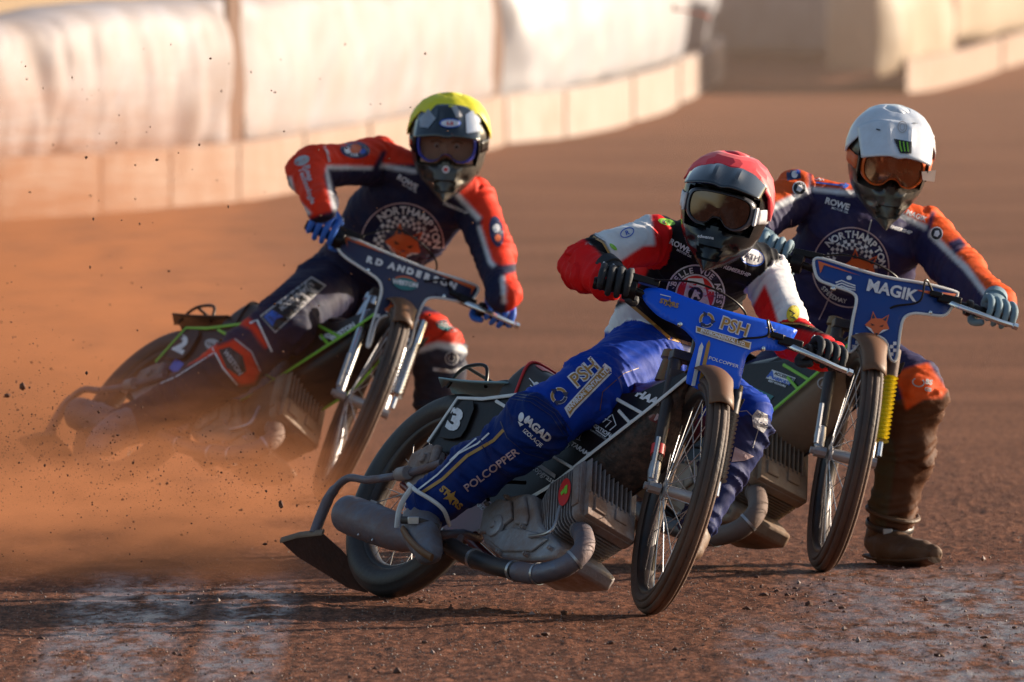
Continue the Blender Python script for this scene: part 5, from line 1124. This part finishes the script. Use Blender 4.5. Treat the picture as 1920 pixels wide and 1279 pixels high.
# ---- nearest rider
T = bvh([bodyA])
A = Art(); c = (1304, 553)
A.ell(c, 56, 57, WT, 0, n=48); A.ell(c, 53, 54, BT, 1, n=48); A.ell(c, 38, 39, WT, 2, n=40); A.ell(c, 35, 36, M['red'], 3, n=40)
A.poly([(1290, 522), (1318, 522), (1334, 585), (1316, 589), (1304, 560), (1292, 589), (1274, 585)], WT, 4); A.ell((1304, 552), 14, 14, BT, 5); A.text('A', (1304, 552), 16, 0, WT, .05, lay=6)
A.arc('BELLE VUE ACES', c, 46, 10.5, -62, 106, WT, bold=.03, lay=3); A.stick('chest_emblem', T, bodyA)
A = Art(); A.text('ROWE', (1275, 461), 10, 27, WT, .04, lay=1); A.text('MOTOR OIL', (1283, 475), 4, 27, WT, .02, lay=1); A.text('PREMIERSHIP', (1379, 507), 7, 19, WT, .03, shear=.2)
A.ell((1411, 483), 23, 16, M['bluet'], 0, 15); A.ell((1411, 482), 21, 13.5, WT, 1, 15); A.text('ATPI', (1411, 482), 11, 17, M['navy'], .03, lay=2, wx=.9); A.stick('chest_lettering', T, bodyA)
A = Art(); A.ell((1250, 416), 16, 6, M['lime'], 0, 12); A.text('K', (1246, 416), 6, 12, BT, .05); A.ring((1176, 436), 14, 9, 2, M['bluet'], 0, -25); A.text('R', (1176, 436), 8, -20, M['bluet'], .03)
A.ell((1150, 463), 9, 3.5, M['lime'], 0, 42); A.ell((1487, 588), 12, 16, M['yellow'], 0, 15); A.line([(1480, 582), (1490, 588), (1482, 594), (1494, 598)], 2.6, BT, 1)
A.line([(1106, 440), (1130, 454), (1142, 474), (1151, 496)], 4, GT, 0); A.line([(1112, 438), (1136, 452), (1147, 472), (1156, 496)], 1.8, WT, 0); A.line([(1465, 606), (1500, 607), (1540, 618)], 3, GT, 0)
A.line([(1176, 566), (1212, 596), (1256, 634), (1303, 648)], 6, GT, 0); A.stick('suit_print', T, bodyA)
A = Art(); outlined(A, 'PSH', (1095, 698), 25, -41, wx=.95); recycle(A, (1048, 742), 16, -30)
A.poly([(1058, 765), (1134, 681), (1146, 690), (1147, 700), (1078, 770), (1068, 784)], WT, 0); A.poly([(1062, 765), (1134, 685), (1143, 692), (1143, 699), (1075, 768), (1069, 778)], GT, 1)
A.text('ENVIRONMENTAL LTD.', (1103, 729), 8.6, -45, WT, .045, lay=2, wx=.86); A.stick('thigh_lettering', T, bodyA)
A = Art(); A.text('AGAD', (1010, 806), 14, 42, WT, .05, lay=1, wx=1.02); A.text('IZOLACJE', (999, 821), 7.5, 42, WT, .02, lay=1)
A.ell((977, 782), 5, 9, WT, 0, 10); A.ell((988, 786), 3.5, 8, WT, 0, 40); A.poly([(971, 790), (982, 796), (975, 800)], WT, 0); A.stick('knee_lettering', T, bodyA)
A = Art(); A.text('POLCOPPER', (921, 881), 14, -36.5, M['pinkt'], .02, wx=1.12); A.line([(944, 806), (925, 826), (875, 855), (830, 898), (789, 925)], 6, GT, 0); A.line([(917, 812), (895, 832), (860, 850), (820, 890), (780, 921)], 3.2, WT, 0)
A.line([(893, 822), (876, 836), (860, 848), (843, 864)], 3, WT, 0)
A.text('ST', (834, 920), 12, 40, GT, .05); A.text('RS', (858, 946), 12, 40, GT, .05); A.star((845, 932), 15, GT, 1, 40); A.stick('shin_lettering', T, bodyA)
A = Art(); A.poly([(1420, 768), (1440, 778), (1440, 800), (1432, 812), (1412, 800), (1410, 780)], M['greyt'], 0); A.poly([(1378, 838), (1414, 856), (1396, 864), (1372, 866)], M['pinkt'], 0); A.line([(1360, 775), (1400, 770), (1425, 795), (1412, 840)], 1.6, M['greyt'], 0); A.stick('knee_print', T, bodyA)
# seams and stitching on the trousers
A = Art(); A.line([(960, 742), (1000, 748), (1040, 775), (1066, 815)], 1.4, M['navy'], 0); A.line([(966, 738), (1006, 744), (1046, 771), (1072, 810)], 1.4, M['navy'], 0); A.line([(954, 747), (994, 753), (1034, 780), (1060, 820)], 1.4, M['navy'], 0)
A.line([(938, 790), (950, 820), (985, 850), (1020, 860)], 1.6, M['navy'], 0); A.line([(1198, 690), (1170, 700), (1130, 735), (1125, 770)], 1.5, M['brown'], 0); A.stick('seam', T, bodyA)
# ---- nearest bike
S = bikeA['shield']; T = bvh([S]); A = Art()
stars(A, (1254, 568), 8.5, 17); A.line([(1238, 552), (1258, 557)], 1.6, WT, 1); stars(A, (1456, 631), 8, 9); A.line([(1436, 614), (1454, 619)], 1.5, WT, 1)
outlined(A, 'PSH', (1378, 612), 22, 18, wx=1.0); recycle(A, (1325, 600), 14.5)
A.poly([(1305, 611), (1409, 642), (1406.5, 656), (1304.5, 623)], WT, 0); A.poly([(1307.5, 613.5), (1406.5, 643.5), (1404.5, 652.5), (1307, 621)], GT, 1); A.text('ENVIRONMENTAL LTD.', (1356, 632.5), 6, 17.4, WT, .05, lay=2, wx=.98)
A.poly([(1316, 642), (1319, 650), (1303, 724), (1296, 723), (1311, 650)], WT, 0); A.poly([(1330, 637), (1332, 645), (1318, 713), (1310, 715), (1325, 645)], GT, 0)
A.text('POLCOPPER', (1357, 679), 6, 17, WT, .01, wx=1.25); A.ring((1328, 695), 8, 7, 1.5, WT, 0, 15); A.stick('shield_lettering', T, S, off=.004)
T = bvh(bikeA['panels']+[bikeA['deflector']]); pn, pl_, lw = bikeA['panels']
A = Art(); A.text('3', (853, 786), 38, 20, WT, .06, wx=.95); A.stick('race_number', T, pl_, off=.003)
A = Art(); A.text('HAA', (1212, 744), 14, 26, WT, .06, shear=.25); A.text('S', (1233, 755), 12, 26, M['greyt'], .03, shear=.25)
A.text('CATION', (1129, 807), 7, 32, WT, .03); A.text('REVO', (1114, 797), 6.5, 32, M['greyt'], .02); A.line([(1117, 806), (1135, 819), (1144, 811)], 2, WT, 0); A.text('CONSTRUCTION', (1122, 815), 3.2, 32, M['greyt'], .02)
A.line([(1124, 788), (1134, 785), (1146, 790), (1135, 801)], 1.8, WT, 0); A.line([(1141, 782), (1148, 777), (1155, 797), (1143, 807)], 1.8, WT, 0); A.line([(1146, 779), (1130, 792)], 1.6, WT, 0)
A.text('TARAM', (1087, 841), 8, 33, WT, .04, shear=.2); A.line([(1078, 818), (1092, 810), (1086, 822), (1088, 826), (1080, 823)], 1.8, M['greyt'], 0); A.line([(1062, 828), (1066, 833), (1063, 840), (1068, 834)], 1.5, M['greyt'], 0)
A.poly([(1007, 865), (1042, 890), (1040, 897), (1004, 872)], M['greyt'], 0); A.text('topgrass', (1020, 889), 11, 36, WT, .01, wx=.9); A.stick('panel_lettering', T, pn, off=.003)
A = Art(); A.text('YARDI', (899, 948), 7, 38, M['greyt'], .04); A.ell((814, 876), 13, 17, WT, 0, 20); A.ell((814, 876), 11.5, 15.5, BT, 1, 20); A.text('AGR', (820, 871), 9, 26, WT, .04, lay=2)
A.ring((811, 886), 8, 8, 1.6, WT, 2); A.ring((817, 888), 8, 8, 1.4, WT, 2); A.stick('panel_lettering', T, lw, off=.004)
A = Art(); A.poly([(1216, 780), (1226, 776), (1256, 792), (1252, 803), (1218, 788)], M['maroon'], 0); A.text('MR', (1240, 787), 13, 28, M['pinkt'], .04, lay=1); A.poly([(1248, 812), (1255, 803), (1240, 858), (1230, 862)], M['red'], 0); A.stick('guard_lettering', T, bikeA['deflector'], off=.004)
T = bvh([bikeA['seat']]); A = Art(); cx, cy = 1006, 719
for sg in (-1, 1):
    for q in range(4): A.line([(cx+sg*3, cy+1+q*1.7), (cx+sg*(14-q*2), cy-5+q*2.4+sg*5)], 1.4, WT, 0)
A.ell((cx, cy+1), 4.5, 4, WT, 1); A.line([(cx-12, cy+3), (cx-2, cy+11), (cx+12, cy+13)], 1.4, WT, 0); A.stick('seat_emblem', T, bikeA['seat'], off=.003)
# ---- left rider
T = bvh([bodyB]); A = Art(); crest(A, (754, 459), 79, 1.0, -36, 90, 14, ((757, 455), 66, 12)); A.stick('chest_emblem', T, bodyB)
A = Art(); A.text('ROWE', (764, 341), 10, 30, WT, .04); A.text('MOTOR OIL', (768, 353), 4, 30, WT, .02); A.text('PREMIERSHIP', (854, 390), 6, 23, WT, .03, shear=.2)
A.ell((666, 281), 28, 16, M['navy'], 0, 5); A.ell((666, 279), 12, 9, M['orange'], 1); A.ell((652, 282), 6, 6, WT, 1); A.ell((680, 284), 6, 5, M['bluet'], 1); A.text('TAR', (664, 290), 6, 4, WT, .04, lay=2)
A.text('Rees', (579, 324), 11, 74, M['pinkt'], .04); A.text('Technologie', (576, 348), 10, 70, M['pinkt'], .04); A.ell((566, 301), 15, 9, M['greyt'], 0, -20)
A.line([(606, 271), (614, 285), (618, 304)], 5, M['pinkt'], 0); A.ell((931, 434), 13, 29, M['navy'], 0, -8); A.ell((931, 428), 7, 8, WT, 1); A.ell((934, 446), 6, 7, M['orange'], 1)
A.poly([(487, 592), (584, 518), (612, 535), (516, 625)], M['greyt'], 0); A.poly([(490, 594), (584, 522), (608, 536), (516, 621)], BT, 1); A.poly([(494, 594), (510, 581), (531, 594), (518, 598), (511, 612)], M['bluet'], 2)
A.text('MOOD MARKETS', (556, 556), 9, -38, M['greyt'], .04, lay=2, wx=.78); A.text('INSURANCE', (570, 568), 4.5, -40, M['greyt'], .03, lay=2, wx=1.3)
A.poly([(410, 656), (430, 650), (455, 668), (462, 696), (448, 706), (425, 690)], BT, 0); A.text('WESTON', (437, 680), 9, 55, M['greyt'], .04, lay=1); A.line([(468, 606), (482, 600), (510, 660)], 4, WT, 0); A.line([(398, 652), (418, 690), (445, 722)], 3, WT, 0); A.line([(440, 635), (472, 660), (488, 696)], 3, M['greyt'], 0)
A.line([(235, 748), (330, 706), (400, 662)], 2, WT, 0)
A.ell((841, 611), 24, 10, M['teal'], 0, 12); A.text('WESTON', (842, 611), 7, 12, M['greyt'], .04); A.ring((847, 672), 13, 13, 2.5, M['greyt'], 0); A.ring((847, 672), 7, 7, 2, M['greyt'], 0, a0=30, a1=330); A.line([(812, 692), (845, 697), (868, 692)], 7, M['greyt'], 0); A.stick('suit_print', T, bodyB)
S = bikeB['shield']; T = bvh([S]); A = Art(); 
for i, ch in enumerate('RDANDERSON'):
    x = [693, 711, 735, 752, 769, 785, 801, 817, 833, 849][i]; A.text(ch, (x, 484+(x-688)*.305+((x-770)/90)**2*2), 11, 17+(x-688)*.03, WT, .07, wx=1.15)
A.poly([(644, 438), (652, 464), (650, 449), (722, 476)], M['orange'], 0); A.poly([(815, 511), (892, 537), (882, 553), (885, 542)], M['orange'], 0)
A.ell((760, 531), 24, 13, M['teal'], 0, 10); A.ring((760, 531), 24, 13, 2.5, M['orange'], 1, 10, a0=-60, a1=60); A.text('WESTON', (760, 531), 8, 10, WT, .05, lay=2); fox(A, (741, 580), 38, 8, 2)
for i, (x, y) in enumerate([(702, 598), (709, 592), (700, 611), (708, 604), (697, 624), (705, 618), (768, 612), (776, 606), (765, 624), (774, 618), (764, 637)]): A.poly([(x-3.5, y-3.5), (x+3.5, y-3.5), (x+3, y+3.5), (x-4, y+3.5)], WT, 1)
A.stick('shield_lettering', T, S, off=.004)
T = bvh(bikeB['panels']); A = Art(); q0 = proj(PLeft.b2w(b(853, 786, -.112))); A.text('2', q0, 30, 26, WT, .06); A.stick('race_number', T, bikeB['panels'][1], off=.003)
A = Art(); q0 = proj(PLeft.b2w(b(925, 790, -.108))); A.ell(q0, 17, 11, M['greyt'], 0, 20); A.text('GARAGE', q0, 5, 20, BT, .03)
q0 = proj(PLeft.b2w(b(1175, 772, -.108))); A.text('WEST', q0, 8, -18, WT, .04); A.poly([(316, 690), (330, 672), (345, 682), (330, 702)], M['bluet'], 0); A.text('WESTON', (642, 622), 9, -33, WT, .05); A.text('MACHINES', (590, 665), 8, -33, WT, .04); A.stick('panel_lettering', T, bikeB['panels'][0], off=.004)
# ---- right rider
T = bvh([bodyC]); A = Art(); crest(A, (1595, 501.6), 76, .96, -42, 84, 13, ((1612, 500), 62, 10)); A.arc('SPEEDWAY', (1595, 501.6), 64, 8, 233, 190, WT, bold=.02, lay=2, inward=True); A.stick('chest_emblem', T, bodyC)
A = Art(); A.text('ROWE', (1570, 382), 11, 17, WT, .05); A.text('MOTOR OIL', (1575, 394), 4.2, 17, WT, .02); A.text('PREMIERSHIP', (1684, 429), 6.5, 17, WT, .03, shear=.2); A.text('MAGIK', (1718, 404), 9, 22, WT, .04, shear=.1)
A.text('CHANNINGS', (1553, 336), 6.5, 5, WT, .05, shear=.2); A.line([(1530, 342), (1580, 348)], 3, M['bluet'], 0); A.ell((1584, 342), 9, 11, M['bluet'], 0); badge(A, (1499, 353), 13.5, 13.5); badge(A, (1756, 438), 12, 13, 10)
A.poly([(1474, 321), (1500, 316), (1502, 334), (1476, 339)], M['navy'], 0); A.ell((1490, 327), 6, 7, WT, 1); A.ell((1496, 322), 5, 4, M['bluet'], 2)
A.ring((1722, 717), 12, 9, 2.5, M['greyt'], 0, 10, a0=40, a1=320); A.text('BS', (1742, 716), 9, 12, M['greyt'], .05); A.text('GB', (1740, 730), 7, 12, M['greyt'], .05)
A.line([(1634, 412), (1622, 460), (1606, 490)], 2.4, M['greyt'], 1); A.line([(1560, 545), (1545, 580), (1535, 600)], 2., M['pinkt'], 1); A.line([(1484, 412), (1482, 450), (1470, 500)], 1.5, M['pinkt'], 0); A.stick('suit_print', T, bodyC)
S = bikeC['shield']; T = bvh([S]); A = Art(); A.text('MAGIK', (1672, 544), 21, 13, WT, .035, wx=1.02)
for i in range(3): A.line([(1567, 530+5*i), (1578, 526+5*i), (1590, 531+5*i), (1604, 536+4*i)], 2.4, WT, 0)
A.ell((1592, 521), 5, 4, WT, 0); A.poly([(1534, 489), (1538, 513), (1545, 497), (1613, 517)], M['orange'], 0); A.poly([(1715, 543), (1795, 551), (1780, 563)], M['orange'], 0); fox(A, (1645, 607), 44, 4, 2)
for i, (x, y) in enumerate([(1607, 628), (1619, 628), (1613, 635), (1625, 635), (1607, 642), (1619, 642), (1601, 650), (1613, 649), (1672, 650), (1678, 644), (1672, 664), (1678, 657)]): A.poly([(x-3.2, y-3.2), (x+3.2, y-3.2), (x+3, y+3.2), (x-3.5, y+3.2)], WT, 1)
A.stick('shield_lettering', T, S, off=.004)
T = bvh([bikeC['deflector']]+bikeC['panels']); A = Art(); A.ring((1546, 719), 14, 12, 2.5, M['greyt'], 0, 10); A.poly([(1538, 724), (1542, 714), (1550, 712), (1554, 724)], M['greyt'], 0); A.stick('guard_badge', T, bikeC['deflector'], off=.005)
A = Art(); A.poly([(1436, 709), (1448, 693), (1492, 709), (1486, 718), (1478, 721)], WT, 0); A.text('A', (1446, 702), 12, 16, M['bluet'], .06, lay=1); A.text('ACCESSORY', (1471, 706), 5.5, 20, BT, .05, lay=1, wx=.9); A.text('AIRPORTS', (1466, 714), 6, 20, M['bluet'], .05, lay=1, wx=.85); A.text('BEST POWDERS', (1457, 719), 3.4, 19, WT, .04)
A.poly([(1413, 726), (1451, 743), (1438, 757), (1408, 741)], M['teal'], 0); A.ell((1428, 743), 4, 5, M['yellow'], 1); A.stick('panel_lettering', T, bikeC['panels'][0], off=.004)
# helmet marks
hm, gg, pk, W = hA; T = bvh([hm]); A = Art(); A.text('edwenna', (1323, 444), 6, 8, WT, .02); A.stick('helmet_lettering', T, hm, off=.002)
hm, gg, pk, W = hC; T = bvh([pk, hm]); A = Art(); A.poly([(1676, 260), (1710, 266), (1709, 288), (1688, 287)], BT, 0)
for i in range(3): A.line([(1687+7*i, 264+i*1.2), (1688+7*i, 274), (1691+6*i, 284)], 2.6, M['lime'], 1)
A.ring((1692, 238), 9, 11, 1.6, M['greyt'], 0); A.ring((1692, 238), 5, 7, 1.2, M['greyt'], 0); A.line([(1645, 220), (1662, 222)], 2.5, BT, 0); A.line([(1643, 242), (1650, 244)], 2.5, BT, 0); A.line([(1711, 230), (1722, 232)], 1.8, BT, 0); A.stick('peak_print_shine', T, pk, off=.004)
hm, gg, pk, W = hB; T = bvh([pk, hm]); A = Art(); A.ell((844, 231), 20, 8.5, M['bluet'], 0); A.ell((844, 231), 17, 6.5, WT, 1); A.text('LS', (844, 231), 6, 0, M['red'], .05, lay=2, wx=1.5)
A.poly([(873, 215), (889, 205), (904, 226), (900, 246), (875, 250)], M['chrome'], 0); A.poly([(786, 222), (803, 204), (817, 222), (803, 240), (787, 238)], M['steel'], 0); A.poly([(846, 200), (856, 198), (867, 218), (856, 221)], M['greyt'], 0); A.stick('peak_print_shine', T, pk, off=.004)  # metal facets beside the print stand in for silvery reflections on the peak
T = bvh([hm]); A = Art(); A.ell((836, 318), 7, 7, WT, 0); A.ell((836, 318), 4, 3.5, M['red'], 1); A.stick('helmet_lettering', T, hm, off=.002)
# ================================================================== DIRT AND DUST
clay = mat('clay', (.13, .05, .026), .9, bump=.5)
def clod(c, r, mb=None):
    mb = mb or MB(); bm = bmesh.new(); bmesh.ops.create_icosphere(bm, subdivisions=1, radius=1); s_ = rng.uniform(.6, 1.3, 3)
    v = [c+np.array(q.co)*r*s_*(1+.35*rng.uniform(-1, 1)) for q in bm.verts]; f = [tuple(w.index for w in q.verts) for q in bm.faces]; bm.free(); mb.add(v, f); return mb
big = [(1852, 1193, 44.25, .0, ''), (43, 725, 49, .012, 'dark clod flying at the far left, above the left bike\'s silencer'), (14, 742, 49, .009, 'small clod flying just right of the left frame edge'), (527, 946, 46.2, .014, 'dark clod flying above the dirt flap of the nearest bike'), (499, 921, 46.3, .006, 'small clod flying left of the nearest bike\'s flap carrier'), (497, 1020, 46, .006, 'small clod low down, left of the nearest dirt flap'), (1090, 1012, 45, .0, '')]
for px, py, D, r, lab in big:
    if r: tag(clod(P(px, py, D), r).build('dirt_clod', clay, smooth=False), lab, 'clod', 'clods of shale thrown up by the wheels')
mb = MB()
for i in range(3600):
    t = rng.random(); D = rng.uniform(45.2, 52)
    px = 640-640*rng.random()**.8-rng.exponential(20); py = rng.normal(930-.28*(640-px)*rng.random(), 85-.05*px)
    if py > 1060 or py < 60: continue
    clod(P(px, py, D), rng.choice([.0009, .0015, .0024, .0042], p=[.55, .32, .11, .02]), mb)
for i in range(160): clod(P(rng.uniform(0, 900), rng.uniform(80, 700), rng.uniform(47, 54)), rng.choice([.0015, .0025, .004]), mb)
tag(mb.build('flying_grit', clay, smooth=False), kind='stuff')

def dust():
    x0, x1, y0, y1, z1 = -3.2, -.02, 45.3, 60., 1.9
    mb = MB().box(((x0+x1)/2, (y0+y1)/2, z1/2+.012), ((x1-x0)/2, (y1-y0)/2, z1/2)); m = bpy.data.materials.new('dust'); m.use_nodes = True; t = m.node_tree; n = t.nodes; L = t.links; n.clear()
    out = n.new('ShaderNodeOutputMaterial'); pv = n.new('ShaderNodeVolumePrincipled'); L.new(pv.outputs[0], out.inputs['Volume']); pv.inputs['Color'].default_value = (.72, .29, .14, 1); pv.inputs['Anisotropy'].default_value = .35
    tc = n.new('ShaderNodeTexCoord'); sp = n.new('ShaderNodeSeparateXYZ'); L.new(tc.outputs['Object'], sp.inputs[0]); X, Y, Z = sp.outputs
    def mr(o, a, b_, smooth=True):
        q = n.new('ShaderNodeMapRange'); q.interpolation_type = 'SMOOTHSTEP'; q.inputs[1].default_value = a; q.inputs[2].default_value = b_; L.new(o, q.inputs[0]); return q.outputs[0]
    def mm(op, a, b_=None):
        q = n.new('ShaderNodeMath'); q.operation = op
        for i, v in enumerate((a, b_)):
            if v is None: continue
            if isinstance(v, (int, float)): q.inputs[i].default_value = v
            else: L.new(v, q.inputs[i])
        return q.outputs[0]
    def ex(h): return mm('EXPONENT', mm('MULTIPLY', Z, -1/h))
    def mrn(o, a, b_):      # falling
        q = n.new('ShaderNodeMapRange'); q.interpolation_type = 'SMOOTHSTEP'; q.inputs[1].default_value = a; q.inputs[2].default_value = b_; q.inputs[3].default_value = 1; q.inputs[4].default_value = 0; L.new(o, q.inputs[0]); return q.outputs[0]
    d1 = mm('MULTIPLY', mm('MULTIPLY', mrn(X, -1.75, -.45), mr(Y, 52.5, 55.5)), mm('MULTIPLY', mm('MULTIPLY', mrn(Z, .45, 1.6), .36), mr(mm('MULTIPLY', Y, -1), -60, -58)))
    d2 = mm('MULTIPLY', mm('MULTIPLY', mrn(X, -1.05, -.35), mm('MULTIPLY', mr(Y, 46.0, 47.2), mrn(Y, 52, 54))), mm('MULTIPLY', ex(.11), 1.25))
    d3 = mm('MULTIPLY', mm('MULTIPLY', mrn(X, -1.75, -.9), mm('MULTIPLY', mr(Y, 50.5, 52.6), mrn(Y, 54, 56))), mm('MULTIPLY', mrn(Z, .12, .55), .3))
    mp = n.new('ShaderNodeMapping'); mp.inputs['Scale'].default_value = (.9, .35, 2.3); mp.inputs['Rotation'].default_value = (0, .25, 0); L.new(tc.outputs['Object'], mp.inputs[0])
    nz = n.new('ShaderNodeTexNoise'); nz.inputs['Scale'].default_value = 3.2; nz.inputs['Detail'].default_value = 4; nz.inputs['Roughness'].default_value = .6; L.new(mp.outputs[0], nz.inputs['Vector'])
    q = n.new('ShaderNodeMapRange'); q.inputs[1].default_value = .41; q.inputs[2].default_value = .60; q.inputs[3].default_value = .1; q.inputs[4].default_value = 2.1; n2 = n.new('ShaderNodeTexNoise'); m2 = n.new('ShaderNodeMapping'); m2.inputs['Scale'].default_value = (1.2, .25, 5.5); m2.inputs['Rotation'].default_value = (0, .35, 0); L.new(tc.outputs['Object'], m2.inputs[0]); L.new(m2.outputs[0], n2.inputs['Vector']); n2.inputs['Scale'].default_value = 5.5; n2.inputs['Detail'].default_value = 3
    av = mm('ADD', mm('MULTIPLY', nz.outputs[0], .62), mm('MULTIPLY', n2.outputs[0], .38)); L.new(av, q.inputs[0])
    L.new(mm('MULTIPLY', mm('ADD', mm('ADD', d1, d2), d3), q.outputs[0]), pv.inputs['Density'])
    tag(mb.build('dust_cloud', m, smooth=False), kind='stuff')
dust()

# thin dust haze added over the far bend to soften its contrast
hz = MB().box((0, 108, 1.0), (14, 44, .98)); m = bpy.data.materials.new('far_dust'); m.use_nodes = True; t = m.node_tree; t.nodes.clear(); o_ = t.nodes.new('ShaderNodeOutputMaterial'); pv = t.nodes.new('ShaderNodeVolumePrincipled')
pv.inputs['Color'].default_value = (.88, .60, .45, 1); pv.inputs['Density'].default_value = .0021; pv.inputs['Anisotropy'].default_value = .3; t.links.new(pv.outputs[0], o_.inputs['Volume']); tag(hz.build('drifting_dust', m, smooth=False), kind='stuff')
